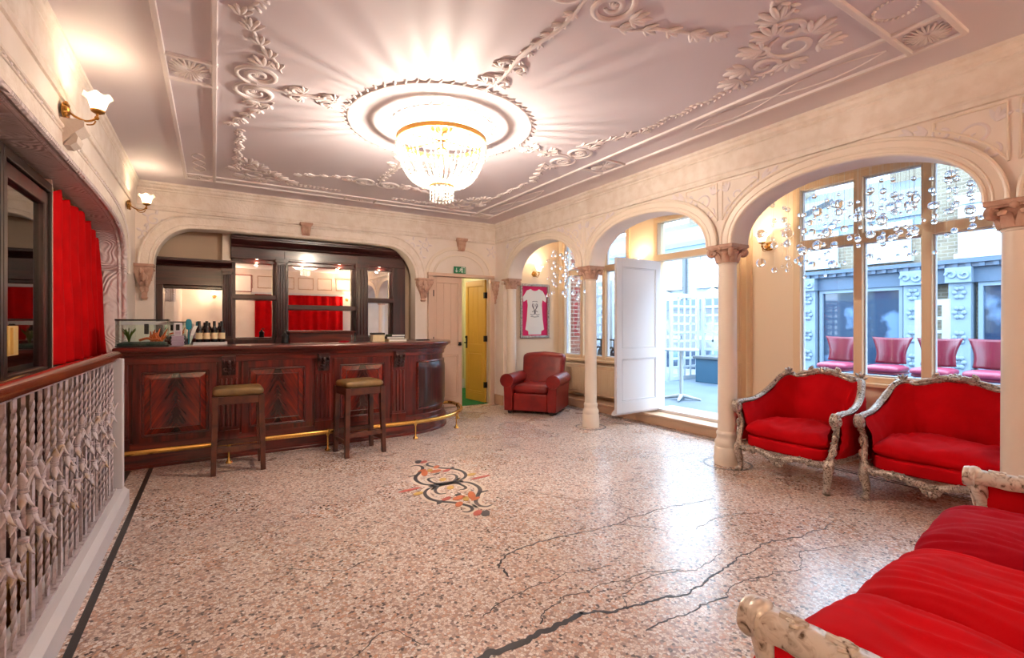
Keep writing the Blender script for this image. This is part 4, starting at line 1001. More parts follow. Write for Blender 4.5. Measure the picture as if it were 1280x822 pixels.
def baluster(kind):
    b = MB(); z0, z1 = .15, 1.085; n = 90; vs = []; a = 0
    for k in range(n+1):
        z = z0+(z1-z0)*k/n; f_ = (z-z0)/(z1-z0)
        tw = (.1 < f_ < .40) or (.66 < f_ < .95) if kind == 0 else ((.3 < f_ < .5) or (.6 < f_ < .97) if kind == 1 else (.04 < f_ < .96 and not .45 < f_ < .6))
        a += .36 if tw else 0; r_ = .0092
        for q in range(4): vs.append((r_*cos(a+q*pi/2+pi/4), r_*sin(a+q*pi/2+pi/4), z))
    fs = [(k*4+q, k*4+(q+1)%4, (k+1)*4+(q+1)%4, (k+1)*4+q) for k in range(n) for q in range(4)]
    b.add(vs, fs); zc = (.52,.6,.46)[kind]
    for z in (zc-.005, zc+.19): b.lathe([(.01,z-.014),(.018,z-.01),(.018,z-.002),(.015,z),(.018,z+.002),(.018,z+.01),(.01,z+.014)], seg=12)
    ll = []
    for tier in (0, 1):
      l = MB(); ll.append(l)
      for q in range(4):
        an = q*pi/2+kind*.4; c_, s_ = cos(an), sin(an)
        for up, zb in ((1, zc+.19),(-1, zc-.0),(-1, zc+.185)):
            if (zb > zc+.1) != bool(tier) or (up > 0 and kind == 2): continue
            ln = .085 if up > 0 else .075
            def fn(u, v, up=up, zb=zb, ln=ln):
                wd = .016*sin(pi*min(1, u*.96+.04)**.75)*(1-.3*cos(u*26)*u); x = (v-.5)*2*wd
                r_ = .012+.008*sin(u*pi*.8)+.02*u**3 + (abs(v-.5)*2)**2*-.008; z = zb+up*ln*u*(1-.12*u)
                return (c_*r_-s_*x, s_*r_+c_*x, z)
            l.grid(fn, 9, 4)
    return b, ll
bal = [baluster(k) for k in range(3)]
prt = []
y = 4.47; k = 0
while y > 1.7:
    kk = (0,1,0,2)[k % 4]
    if len(prt) < 4:
        b, l = bal[kk]; o = b.build('baluster', M['rail_silver'], rl, 30); lf = [q.build('leaf_ornament', M['leaf'], o, 60) for q in l]; prt.append((o, lf))
        for q in lf: q.modifiers.new('t','SOLIDIFY').thickness = .003
    else:
        src, slf = prt[k % 4]; o = src.copy(); COL.objects.link(o); 
        for q in slf: l = q.copy(); COL.objects.link(l); l.parent = o
    o.location = (0, y-3.4, 0); o.rotation_euler = (0,0,k*.7); y -= .105; k += 1

# --- curtain in the arch
cu = thing('curtain', 'long red gathered curtain hanging in the arch above the dark ledge', 'curtain', (-1.0,6.0,1.05))
def zarch(y): 
    q = min(.999, abs((y-3.97)/2.48)); return 1.9+.52*(1-q**4.2)**(1/4.2)
def cf(u, v):
    y = 4.75+1.66*u; zt = min(2.36, zarch(y)-.05-.03*abs(sin(y*9))); zb = 1.055; z = zt+(zb-zt)*v
    am = .014+.024*v; ph = y*26+.9*sin(y*3.1)+.5*noise.noise(Vector((y*3, z*.8, 0)))
    x = -1.0+am*sin(ph)+.012*noise.noise(Vector((y*9, z*2, 5)))+.02*v*v*u
    return (x+1.0, y-6.0+.03*v*sin(ph*.5)+.02*v*u*u+.07*v*u, z-1.05+.012*sin(y*26)*(1-v))
b = MB(); b.grid(cf, 150, 40); cb = b.build('cloth', M['curtain'], cu, 80); sm = cb.modifiers.new('t','SOLIDIFY'); sm.thickness = .006
b = MB(); P = [(-1.03, 4.75+1.66*k/20, min(2.37, zarch(4.75+1.66*k/20)-.035)) for k in range(21)]; b.tube([(x+1.0, y-6.0, z-1.05) for x,y,z in P], .008, 6); b.build('curtain_wire', M['brassold'], cu, 50)
cu = thing('curtain', 'wide red curtain on the panelled wall, seen only reflected in the bar mirrors', 'curtain', (2.3,RY+.1,.3))
def cf2(u, v):
    x = -1.25+2.6*u; z = 2.0*(1-v); return (x, .03*sin(x*24+.7*sin(x*3))-.0, z)
b = MB(); b.grid(cf2, 160, 6); b.build('cloth', M['curtain'], cu, 80).modifiers.new('t','SOLIDIFY').thickness = .006
b = MB(); b.box(-1.35,1.45,-.08,.04,2.0,2.06); b.build('pelmet', M['white'], cu, 0, bevel=.006)
t = thing('framed_picture', 'white mounted picture in a thin red frame, reflected in the bar mirror', 'picture', (.6,RY+.03,2.62))
b = MB(); b.box(-.36,.36,-.01,.008,-.25,.25); b.build('print', M['paper'], t, 0); b = MB(); b.tube([(-.36,.01,-.25),(.36,.01,-.25),(.36,.01,.25),(-.36,.01,.25)], .016, 4, closed=True, up=(0,1,0)); b.build('frame', M['leather'], t, 0)

# --- red leather club armchair
t = thing('club_armchair', 'red leather club armchair with rolled arms in the corner by the framed shirt', 'armchair', (4.36,6.26,0), radians(-52))
b = MB(); b.box(-.27,.27,-.40,-.32,.045,.31); b.box(-.28,.28,-.38,.36,.06,.3); b.build('base', M['leather'], t, 30, bevel=.02, seg=3)
b = MB(); b.pad((0,-.08,.365), .55, .62, .16, .2, .35, 40, 14); b.build('seat_cushion', M['leather'], t, 60)
b = MB()
def bk(u, v):
    th = 2*pi*u; n_ = .28; pw = lambda x, e: math.copysign(abs(x)**e, x)
    zz = .3+.58*v; w = .33+.03*v; tk = .11-.015*v
    ed = min(1, (1-v)/.14); e2 = sqrt(max(0, 1-(1-ed)**2)) if ed < 1 else 1
    return (w*pw(cos(th), n_)*(.86+.14*e2), .27+.13*v+tk*pw(sin(th), .5)*e2, zz+.03*cos(pi*pw(cos(th), n_)*.5)*v)
b.grid(bk, 40, 22, cu=True); b.add([bk(k/40, 1) for k in range(40)], [tuple(range(40))]); b.build('backrest', M['leather'], t, 60)
for s_ in (1,-1):
    b = MB(); x = s_*.345
    def ar(u, v, x=x, s_=s_):
        a = 2*pi*u; P = (x+.1*cos(a)*(1 if v < 1 else 0)+s_*.02, -.40+.76*v, .50+.095*sin(a)); return P
    b.grid(ar, 28, 12, cu=True)
    front = [(x+s_*.02+.105*cos(a), .50+.1*sin(a)) for a in [2*pi*k/28 for k in range(28)]]
    b.prism(front, lambda u,v,d:(u,d,v), -.425, -.40)
    b.prism([(x-.065,.045),(x+.065,.045),(x+.07,.3),(x+s_*.02+.06,.45),(x+s_*.02-.06,.45),(x-.07,.3)], lambda u,v,d:(u,d,v), -.415, .37)
    b.build('armrest', M['leather'], t, 50, bevel=.008)
    b = MB(); b.tube([(u,-.425,v) for u, v in front], .006, 6, closed=True); b.build('piping', M['leather'], t, 60)
for sx in (1,-1):
    for sy in (-.37,.33): b = MB(); rect_loft(b, [(0,sx*.33-.022,sx*.33+.022,sy-.022,sy+.022),(.055,sx*.33-.032,sx*.33+.032,sy-.032,sy+.032)]); b.build('foot', M['dark'], t, 0, bevel=.003)

# --- carved settees in red velvet
def carved(b, path, r, seg=10, flat=.8, up=None, amp=.18, fr=46, seed=0):
    """carved moulding: a tube whose radius ripples like leafwork, with a bead on each side"""
    P = [Vector(p) for p in path]; n = len(P); L_ = 0; rr = []
    for i, p in enumerate(P):
        if i: L_ += (p-P[i-1]).length
        rv = r[i] if isinstance(r, list) else r
        rr.append(rv*(1+amp*sin(L_*fr)*sin(L_*fr*.37+seed)))
    b.tube(P, rr, seg, flat=flat, up=up)
    o_ = Vector(up) if up else Vector((1, 0, 0))
    for sg in (1, -1):
        Q = []
        for i, p in enumerate(P):
            t = P[min(i+1, n-1)]-P[max(i-1, 0)]; s_ = t.cross(o_)
            if s_.length < 1e-5: s_ = t.orthogonal()
            r0 = r[i] if isinstance(r, list) else r
            Q.append(p+s_.normalized()*sg*r0*.92)
        r0 = r[0] if isinstance(r, list) else r
        b.tube(Q, r0*.26, 6)
def leafwork(b, path, r, step=.05, out=(0,0,1), seed=0):
    """small carved leaves laid in pairs along a moulding"""
    P = [Vector(p) for p in path]; acc = 0; k = 0; o_ = Vector(out)
    for i in range(1, len(P)-1):
        acc += (P[i]-P[i-1]).length
        if acc < step: continue
        acc = 0; k += 1; t = (P[i+1]-P[i-1]).normalized(); s_ = t.cross(o_); s_ = s_.normalized() if s_.length > .01 else t.orthogonal().normalized(); n_ = s_.cross(t).normalized()
        for sg in (1, -1):
            d_ = (t*.8+s_*sg*.6).normalized(); q = d_.to_track_quat('X', 'Z').to_matrix()
            b.ball(P[i]+s_*sg*r*.62+n_*r*.3, r*.72, 7, 5, (1, .42, .42), q)
        b.ball(P[i]+t*step*.4+n_*r*.62, r*.34, 6, 5)
def acanthus(b, c, n, w, h, d, tilt=(1,0,0), seed=0):
    for k in range(n):
        a = pi*(k+.5)/n
        m_ = Matrix.Rotation(-(a-pi/2), 3, 'Y'); b.ball((c[0]+w*.55*cos(a), c[1], c[2]+h*.55*sin(a)), 1, 8, 6, (w*.22, d, h*.5), m_)
def settee(lab, loc, rz, wid, crest):
    t = thing('carved_settee', lab, 'settee', loc, rz); k_ = wid/.92
    half = [(0,.36,.90),(.1,.36,.892),(.2,.355,.862),(.27,.34,.85),(.33,.3,.868),(.375,.24,.845),(.415,.14,.755),(.44,.02,.68),(.452,-.12,.638),(.455,-.25,.632),(.455,-.33,.62)]
    R_ = [Vector((x*k_, y, z)) for x, y, z in half]; Lf = [Vector((-p.x, p.y, p.z)) for p in reversed(R_)][:-1]
    rail = spline(Lf+R_, 6); n = len(rail)
    b = MB(); carved(b, rail, .025, 10, .9, (0,0,1), .07, 40); leafwork(b, rail, .026, .095, (0,-.6,1))
    for s_ in (1,-1):      # arm scroll and support running into the front leg
        e = [Vector((s_*x*k_, y, z)) for x, y, z in ((.455,-.30,.628),(.457,-.345,.622),(.457,-.38,.595),(.457,-.375,.562),(.457,-.345,.556),(.457,-.335,.58))]
        carved(b, spline(e, 5), .024, 8, 1, None, .1, 50)
        e = [Vector((s_*x*k_, y, z)) for x, y, z in ((.457,-.37,.58),(.45,-.33,.52),(.437,-.315,.45),(.43,-.33,.38),(.425,-.36,.31),(.415,-.375,.25))]
        carved(b, spline(e, 6), .024, 9, .9, None, .08, 46, s_); leafwork(b, spline(e, 6), .027, .06, (0,-1,0))
        for xo in (-.016,0,.016): b.tube([(s_*.457*k_+xo, -.35+p, .585+q) for p, q in spiral((0,0), .048, .01, pi*.55, pi*.55+2.4*pi, 30)], .017, 7)
        for z in (.54,.44,.34): b.ball((s_*.445*k_, -.355, z), .03, 8, 6, (.7,.6,1.2))
        acanthus(b, (s_*.335*k_, .305, .865), 5, .05, .07, .022)
    b.build('carved_rail', M['silver'], t, 60)
    b = MB(); c = (0,.345,.9)
    acanthus(b, c, 7, .085, .095*crest, .028)
    for s_ in (1,-1):
        b.tube([(s_*.1+p, .345, .91+q) for p, q in spiral((0,0), .04, .008, pi*.5, pi*.5+s_*-2.4*pi, 24)], .014, 7)
        b.tube(spline([(s_*.05,.34,.93),(s_*.14,.345,.9),(s_*.2,.345,.885),(s_*.26,.335,.86)],5), .016, 7)
    b.ball((0,.325,.915), .034, 12, 8, (1.2,.7,.8)); b.build('crest_carving', M['silver'], t, 60)
    b = MB()               # upholstered shell following the rail
    def shell(off):
        def fn(u, v):
            i = u*(n-1); a = int(min(n-2, i)); p = rail[a].lerp(rail[a+1], i-a)
            tg = (rail[min(n-1,a+1)]-rail[a]); nm = Vector((tg.y, -tg.x, 0)); nm = nm.normalized() if nm.length > 1e-6 else Vector((0,-1,0))
            if nm.dot(Vector((p.x, p.y+.25, 0))) > 0: nm = -nm
            q = nm*(off*(.6+.9*sin(pi*min(1,v*1.05))) + .035*(1-v))
            wv = .012*noise.noise(Vector((p.x*9, v*5, p.y*9)))+.008*(1-abs(noise.noise(Vector((p.x*16+v*7, v*4, p.y*16))))*2)
            return (p.x+q.x*1+wv, p.y+q.y+wv, .27+(p.z-.012-.27)*v)
        return fn
    b.grid(shell(.04), 90, 16); f1 = shell(-.028); b.grid(f1, 90, 16)
    b.build('back_upholstery', M['velvet'], t, 80)
    b = MB()
    def pl(s, ex): return [(s*.42*k_*math.copysign(abs(cos(a))**.4, cos(a)), (.33*math.copysign(abs(sin(a))**.5, sin(a)))*s-(.045*(1-abs(cos(a))**2) if sin(a) < 0 else 0)+ex) for a in [2*pi*q/40 for q in range(40)]]
    b.prism(pl(1.0,-.02), lambda u,v,d:(u,v,d), .24, .335); b.build('seat_base', M['velvet'], t, 40, bevel=.012)
    b = MB(); b.cush((0,-.055,.385), .78*k_, .62, .15, 40, 40, .02, wid*7+rz, None, (9, 5)); b.build('seat_cushion', M['velvet'], t, 80)
    b = MB()
    fp = [Vector((-.42*k_+.84*k_*q/40, -.385-.05*sin(pi*q/40), .235-.035*(.5+.5*cos(4*pi*(q/40-.5)))*sin(pi*q/40)**.5)) for q in range(41)]
    carved(b, fp, .021, 9, 1.0, (0,1,0), .1, 60); leafwork(b, fp, .027, .06, (0,-1,.2))
    for s_ in (1,-1):
        for x, r_ in ((.12,.032),(.26,.028),(.36,.024)): b.tube([(s_*x*k_+p, -.425+.05*(x/.42)**2, .215+q) for p, q in spiral((0,0), r_, .006, 0, s_*2.3*pi, 20)], .01, 6)
    for q in range(7):
        a = pi+pi*(q+.5)/7; b.ball((.05*cos(a), -.43, .2+.05*sin(a)), .022, 8, 6, (.8,.6,1.2))
    b.build('carved_apron', M['silver'], t, 60)
    b = MB()
    for s_ in (1,-1): b.tube([(s_*.42*k_,-.36,.245),(s_*.425*k_,.05,.245),(s_*.36*k_,.31,.245)], .024, 8)
    b.tube([(-.36*k_,.31,.245),(.36*k_,.31,.245)], .024, 8); b.build('seat_rail', M['silver'], t, 50)
    for s_ in (1,-1):
        b = MB(); e = [Vector((s_*x*k_, y, z)) for x, y, z in ((.41,-.365,.255),(.42,-.395,.19),(.405,-.385,.11),(.4,-.385,.05),(.408,-.405,.0))]
        P = spline(e, 6); m_ = len(P); b.tube(P, [.042-.024*(q/(m_-1)) + (.008 if q > m_-5 else 0) for q in range(m_)], 10)
        b.ball((s_*.418*k_, -.415, .215), .034, 8, 6, (.9,.6,1.2)); b.ball((s_*.408*k_, -.41, .02), .024, 8, 6, (1,1.2,.8)); b.build('leg', M['silver'], t, 60)
        b = MB(); b.tube(spline([Vector((s_*.35*k_,.3,.25)),Vector((s_*.355*k_,.32,.12)),Vector((s_*.365*k_,.36,0))],5), [.03-.001*q for q in range(11)], 8); b.build('leg', M['silver'], t, 60)
    return t
settee('carved silver framed settee in red velvet beside the middle column', (4.545,2.30,0), radians(-91), .86, .55)
settee('silver framed red velvet settee with a rumpled cushion, partly behind the column by the sofa', (4.735,1.37,0), radians(-84), .9, .6)

# --- long sofa close to the camera
sf = thing('carved_sofa', 'long red velvet sofa with straight silver carved arms and loose seat cushions', 'sofa', (2.165,.335,0), radians(183))
for s_ in (1,-1):
    b = MB(); x = s_*.985
    prof = [(-.036,-.03),(.036,-.03),(.042,-.01),(.036,.018),(.02,.03),(-.02,.03),(-.036,.018),(-.042,-.01)]
    def rl_(u, v, x=x):
        p = prof[int(round(u*8)) % 8]; y = -.40+.86*v; z = .62+.10*max(0, v-.25)**1.6
        g = 1+.05*sin(y*60); return (x+p[0]*g, y, z+p[1]*g)
    b.grid(rl_, 8, 60, cu=True)
    b.ball((x,-.41,.622), .048, 14, 10, (1.0,.75,.95)); b.lathe([(.02,-.05),(.045,-.046),(.05,-.03),(.044,-.012),(.05,0)], (x,-.40,.615), 16, Matrix.Rotation(-pi/2, 3, 'X'))
    for dy in (0,.1,.2): b.tube([(x+p*.8, -.33+dy+q, .651) for p, q in spiral((0,0), .03, .006, 0, 2.3*pi, 18)], .006, 6); b.tube([(x+.0, -.36+dy+p, .652) for p in (0,.03,.06)], .01, 6)
    for xo in (-.026,.026): b.tube([(x+xo, -.39+.02*q, .634+.10*max(0, (-.39+.02*q+.40)/.86-.25)**1.6) for q in range(40)], .008, 6)
    b.build('arm_rail', M['silverpale'], sf, 50)
    b = MB(); carved(b, spline([Vector((x,-.40,.6)),Vector((x,-.375,.5)),Vector((x,-.37,.4)),Vector((x,-.40,.28))],8), .036, 10, .9, None, .15, 50); b.build('arm_support', M['silverpale'], sf, 60)
    b = MB(); b.grid(lambda u, v, x=x, s_=s_: (x-s_*(.012+.018*sin(pi*v)), -.36+.8*u, .25+.36*v+.09*max(0,u-.3)*v), 20, 10); b.grid(lambda u, v, x=x, s_=s_: (x+s_*.03, -.36+.8*u, .25+.36*v+.09*max(0,u-.3)*v), 20, 10); b.build('arm_upholstery', M['velvet'], sf, 60)
    for y in (-.38,.38):
        b = MB(); P = spline([Vector((x,y,.26)),Vector((x,y-.02*(1 if y<0 else -1),.16)),Vector((x,y,.06)),Vector((x,y-.02*(1 if y<0 else -1),0))],6); b.tube(P, [.04-.001*q for q in range(len(P))], 10); b.build('leg', M['silverpale'], sf, 60)
b = MB(); b.box(-.96,.96,-.37,.42,.25,.34); b.build('seat_base', M['velvet'], sf, 30, bevel=.02)
b = MB(); carved(b, [Vector((-.96+1.92*q/60, -.39-.02*sin(pi*q/60), .25-.02*cos(6*pi*q/60))) for q in range(61)], .026, 9, 1, (0,1,0), .25, 60); b.build('carved_apron', M['silverpale'], sf, 60)
for x, w, dz, sd, m in ((.68,.62,0,1,'velvet'),(.09,.60,.012,5,'velvet'),(-.56,.66,.02,9,'velvetdark')):
    b = MB(); b.cush((x,-.07+.01*sd%.03,.42+dz), w*1.04, .8, .21, 70, 70, .013, sd, Matrix.Rotation(radians(2 if x < .5 else -2), 3, 'X') @ Matrix.Rotation(radians(sd-5), 3, 'Z'), (15, 3.5)); b.build('seat_cushion', M[m], sf, 80)
b = MB(); b.grid(lambda u, v: (-.96+1.92*u, .30+.16*v, .3+.62*v+.03*sin(pi*u)), 30, 10); b.grid(lambda u, v: (-.96+1.92*u, .42+.12*v, .3+.62*v+.03*sin(pi*u)), 30, 10); b.build('back_upholstery', M['velvet'], sf, 60)
b = MB(); carved(b, [Vector((-1.0+2.0*q/60, .50, .93+.03*sin(pi*q/60))) for q in range(61)], .032, 10, .9, (0,0,1)); b.build('back_rail', M['silverpale'], sf, 60)

# --- chandelier
ch = thing('chandelier', 'large basket chandelier of crystal strands below a gold band', 'chandelier', (RC[0],RC[1],2.4))
def cz(z): return z-2.4
b = MB(); b.lathe([(.375,cz(2.925)),(.388,cz(2.925)),(.388,cz(2.962)),(.375,cz(2.962)),(.375,cz(2.925))], seg=64); b.build('gold_band', M['gold'], ch, 40)
b = MB(); b.lathe([(.098,cz(2.545)),(.106,cz(2.545)),(.106,cz(2.562)),(.098,cz(2.562)),(.098,cz(2.545))], seg=32); b.build('lower_ring', M['gold'], ch, 40)
b = MB(); b.lathe([(.1,cz(3.07)),(.09,cz(3.045)),(.03,cz(3.03)),(.014,cz(3.02)),(.012,cz(2.9)),(.04,cz(2.88)),(.045,cz(2.86)),(.012,cz(2.84)),(.01,cz(2.62)),(0,cz(2.6))], seg=24)
for k in range(6): a = 2*pi*k/6; b.tube([(0,0,cz(2.95)),(.37*cos(a),.37*sin(a),cz(2.945))], .006, 6)
b.build('stem', M['brassold'], ch, 40)
def gem(b, p, r, L_=None):
    L_ = L_ or r; x, y, z = p
    vs = [(x,y,z+L_),(x,y,z-L_)]+[(x+r*cos(q*pi/2+.3),y+r*sin(q*pi/2+.3),z) for q in range(4)]
    b.add(vs, [(0,2+q,2+(q+1)%4) for q in range(4)]+[(1,2+(q+1)%4,2+q) for q in range(4)])
NS = 44
for k in range(NS):
    a = 2*pi*(k+.5*R.random())/NS; b = MB(); TH = []
    for i in range(15):
        u = i/14; th = pi/2*u
        r_ = .10+(.372-.10)*cos(th)**.8 if u < 1 else .10; z = 2.92-(2.92-2.56)*sin(th)
        gem(b, (r_*cos(a), r_*sin(a), cz(z)), .013, .019); TH.append((r_*cos(a), r_*sin(a), cz(z)))
    b.tube(TH, .0014, 4); b.build('crystal_strand', M['crystal'], ch, 0); b = MB()
    for i in range(4): gem(b, (.388*cos(a), .388*sin(a), cz(2.905-.03*i)), .008, .0165)
    b.build('crystal_prism', M['crystal'], ch, 0)
for k in range(28):
    a = 2*pi*(k+.5)/28; b = MB()
    rr = .1 if k % 2 else .075
    for i in range(4): gem(b, (rr*cos(a), rr*sin(a), cz(2.532-.03*i-(0 if k % 2 else .012))), .008, .016)
    b.build('crystal_drop', M['crystal'], ch, 0)
for k in range(6):
    a = 2*pi*k/6+.3; b = MB(); b.ball((.2*cos(a), .2*sin(a), cz(2.75)), .016, 10, 8, (1,1,1.5)); b.build('bulb', M['bulb'], ch, 60)

# --- wall lights
def sconce(lab, loc, rz, shade=True):
    """local +x points away from the wall"""
    t = thing('wall_light', lab, 'wall light', loc, rz)
    b = MB(); b.lathe([(.045,0),(.05,.008),(.03,.016),(.02,.03),(.012,.034)], (0,0,0), 16, Matrix.Rotation(pi/2, 3, 'Y')); b.build('wall_plate', M['brassold'], t, 40)
    b = MB()
    for k in range(6): a = k*pi/3; b.ball((.02,.04*cos(a),.04*sin(a)), .022, 6, 5, (.5,1,.7))
    P = spline([(.02,0,0),(.06,0,-.03),(.11,0,-.045),(.155,0,-.02),(.165,0,.02)],6); b.tube(P, .0065, 8)
    b.tube(spline([(.07,0,-.035),(.1,0,-.065),(.14,0,-.06),(.155,0,-.035)],5), .004, 6); b.ball((.16,0,-.015), .013, 8, 6); b.build('arm', M['brassold'], t, 50)
    b = MB(); b.lathe([(.012,.01),(.034,.022),(.038,.034),(.03,.038)], (.165,0,0), 16); b.build('cup', M['brassold'], t, 40)
    b = MB()
    def fn(u, v):
        a = 2*pi*u; r_ = .03+.024*v**.6+.03*max(0, v-.6)**1.2*2*(1+.22*cos(6*a)); return (.165+r_*cos(a), r_*sin(a), .038+.085*v-.012*max(0,v-.7)*cos(6*a)*3)
    b.grid(fn, 36, 14, cu=True); b.build('shade', M['shade'], t, 60)
    b = MB(); b.ball((.165,0,.075), .02, 10, 8, (1,1,1.3)); b.build('bulb', M['bulb'], t, 60)
    return t
SCN = [('brass wall light with frilled glass shade above the carved bracket', (LX+.012,3.94,2.665), 0), ('brass wall light with frilled glass shade in the corner above the fish tank', (LX+.012,6.5,2.63), 0),
       ('brass wall light on the pier between the doorway and the big window', (WX-.001,3.12,2.25), pi), ('brass wall light above the framed shirt', (4.86,7.099,2.26), -pi/2)]
SCN += [('added brass wall light on the pier hidden behind the open white door leaf', (WX-.001,5.04,2.2), pi), ('added brass wall light on the panelled wall behind the sofa, at its stair end', (.0,RY+.001,2.2), pi/2), ('added brass wall light on the panelled wall behind the sofa, at its window end', (3.8,RY+.001,2.2), pi/2)]  # extra lamps added to brighten the room, none in plain view
for s_ in SCN: sconce(*s_)

# --- framed shirt
t = thing('framed_shirt', 'white printed T-shirt on magenta card in a silver frame on the bay wall', 'framed shirt', (4.87,7.09,1.6))
b = MB(); b.box(-.28,.28,-.004,.006,-.45,.45); b.build('mount', M['pink'], t, 0)
b = MB()
for x0, x1, z0, z1 in ((-.31,-.272,-.48,.48),(.272,.31,-.48,.48),(-.31,.31,.44,.48),(-.31,.31,-.48,-.44)): b.box(x0,x1,-.03,.006,z0,z1)
b.build('frame', M['silver'], t, 0, bevel=.006)
sh = [(-.09,.39),(-.05,.365),(.0,.357),(.05,.365),(.09,.39),(.17,.36),(.255,.24),(.24,.16),(.165,.2),(.15,.1),(.17,-.15),(.2,-.33),(.14,-.36),(.135,-.42),(-.135,-.42),(-.14,-.36),(-.2,-.33),(-.17,-.15),(-.15,.1),(-.165,.2),(-.24,.16),(-.255,.24),(-.17,.36)]
b = MB(); b.prism(sh, lambda u,v,d:(u,d,v), -.012, -.004); shirt = b.build('shirt', M['paper'], t, 0)
b = MB(); pr = lambda pts, w: b.add(*(lambda r_: ([(x,-.0135+z,y) for x,y,z in r_.v], r_.f))(ribbon(pts, w, .0012, True)))
for s_ in (1,-1):
    pr([(0,.0),(s_*.03,.05),(s_*.055,.09),(s_*.05,.13)], .02); pr([(s_*.03,.05),(s_*.02,.1),(s_*.03,.14)], .012); pr([(s_*.02,-.06),(s_*.06,-.075),(s_*.1,-.06)], .012); pr([(s_*.06,.16),(s_*.03,.175),(0,.17)], .01)
pr([(-.0,.02),(.0,-.03),(0,-.06)], .035); pr([(-.09,-.1),(0,-.108),(.09,-.1)], .012); pr([(-.06,-.02),(-.03,.0),(0,-.01)], .014); pr([(.06,-.02),(.03,.0),(0,-.01)], .014)
b.build('print', mat('grey shirt print', '#6a6468', .8), shirt, 0)
# --- exit sign
t = thing('exit_sign', 'green running man exit sign above the yellow door', 'sign', (3.42,7.14,2.25))
b = MB(); b.box(-.105,.105,-.012,.012,-.055,.055); b.build('panel', M['signgreen'], t, 0, bevel=.003)
for x in (.07,-.09): b = MB(); b.box(x,x+.02,.012,.06,-.02,.02); b.build('bracket', M['white'], t, 0)
b = MB(); bar_ = lambda x0,z0,x1,z1,w: b.tube([(x0,-.013,z0),(x1,-.013,z1)], w, 4, up=(0,1,0), flat=.3)
b.ball((.028,-.013,.035), .010, 8, 5, (1,.2,1)); bar_(.024,.024,.012,-.004,.009); bar_(.012,-.004,.03,-.018,.006); bar_(.03,-.018,.026,-.042,.006); bar_(.012,-.004,-.006,-.02,.006); bar_(-.006,-.02,-.022,-.022,.005); bar_(.022,.018,.042,.004,.005); bar_(.022,.018,.004,.02,.005); bar_(.004,.02,-.008,.006,.005)
for x0,z0,x1,z1 in ((.05,-.045,.05,.045),(.085,-.045,.085,.045),(.05,.045,.085,.045)): bar_(x0,z0,x1,z1,.004)
bar_(-.065,.03,-.065,-.035,.007); bar_(-.065,-.04,-.085,-.012,.006); bar_(-.065,-.04,-.045,-.012,.006)
b.build('pictogram', M['signwhite'], t, 0)

# --- strands of clear glass balls in the bay
def strand(x, y, balls, lab, grp):
    t = thing('glass_ball_pendant', lab, 'hanging glass balls', (x,y,2.92), 0, grp)
    zl = min(z for z, r_ in balls)-2.92
    b = MB(); b.tube([(0,0,0),(0,0,zl)], .0009, 4); b.build('thread', M['paper'], t, 0)
    for z, r_ in balls:
        o = BALL[r_].copy() if BALL.get(r_) else None
        if o is None:
            m_ = MB(); m_.ball((0,0,0), r_, 20, 14); o = m_.build('glass_ball', M['ball'], None, 80); BALL[r_] = o
        else: COL.objects.link(o)
        o.parent = t; o.location = (0,0,z-2.92)
BALL = {}
lab1 = 'strand of clear glass balls hanging in the bay before the big window'; lab2 = 'strand of clear glass balls hanging in the bay beside the framed shirt'
PL = []
def clear(x0, w, y):
    for q in range(60):
        x = x0+w*R.random()
        if all((x-a)**2+(y-c)**2 > .088**2 for a, c in PL): break
    PL.append((x, y)); return x
for k in range(84):
    y = 1.02+1.75*((k*.618+.1) % 1); x = clear(4.5, .8, y); nb = R.choice((1,2,2,3,3,4)); lo_ = 1.93+.4*R.random()**1.2-(.1 if y > 2.3 else 0)+(.12 if y < 1.5 else 0)
    balls = [(lo_+(2.72-lo_)*q/max(1,nb)*(.7+.3*R.random()) if q else lo_, R.choice((.016,.018,.018,.022,.022,.026,.034,.042))) for q in range(nb)]
    strand(x, y, balls, lab1, 'glass ball strands before the big window')
for k in range(20):
    y = 5.75+.95*((k*.618+.3) % 1); x = clear(4.75, .5, y); nb = R.choice((2,3,4,4)); lo_ = 1.78+.35*R.random()
    balls = [(lo_+(2.72-lo_)*q/max(1,nb), R.choice((.024,.03,.034))) for q in range(nb)]
    strand(x, y, balls, lab2, 'glass ball strands beside the framed shirt')
# ------------------------------------------------------------------ outside: terrace, street and the houses across it
b = MB(); b.box(5.58,9.75,-9,16,-.4,.13); struct(b.build('ground_terrace', M['terrace'], smooth=0))
b = MB(); b.box(9.75,40,-20,45,-.5,-.05); struct(b.build('ground_street', M['asphalt'], smooth=0))
b = MB(); b.box(5.58,6.15,7.3,7.6,.13,2.75); tag(b.build('brick_pier', M['redbrick'], None, 0), 'red brick garden pier outside the first bay window', 'brick pier')
def cup_chair(y, lab, rz=0):
    t = thing('terrace_chair', lab, 'chair', (8.7,y,.13), rz, 'raspberry chairs on the terrace')
    def back(u, v, off=0):
        z = .62+.40*v; w = .165+.04*abs(2*v-.75)**1.6+(.03*v); yy = (2*u-1)*w
        return (.2+.06*v-.10*(2*u-1)**2+off, yy, z+.015*(2*u-1)**2)
    b = MB(); b.grid(lambda u, v: back(u, v), 18, 12); b.build('backrest', M['red_plastic'], t, 70).modifiers.new('t','SOLIDIFY').thickness = .02
    b = MB(); b.pad((-.03,0,.56), .5, .47, .12, .4, .5, 30, 12); b.build('seat', M['pink_pad'], t, 70)
    b = MB(); b.pad((0,0,.50), .5, .46, .06, .4, .4, 28, 8); b.build('seat_shell', M['red_plastic'], t, 70)
    for sx in (1,-1):
        for sy in (1,-1): b = MB(); b.tube([(sx*.15,sy*.17,.5),(sx*.21,sy*.22,0)], .016, 8); b.build('leg', M['whiteout'], t, 50)
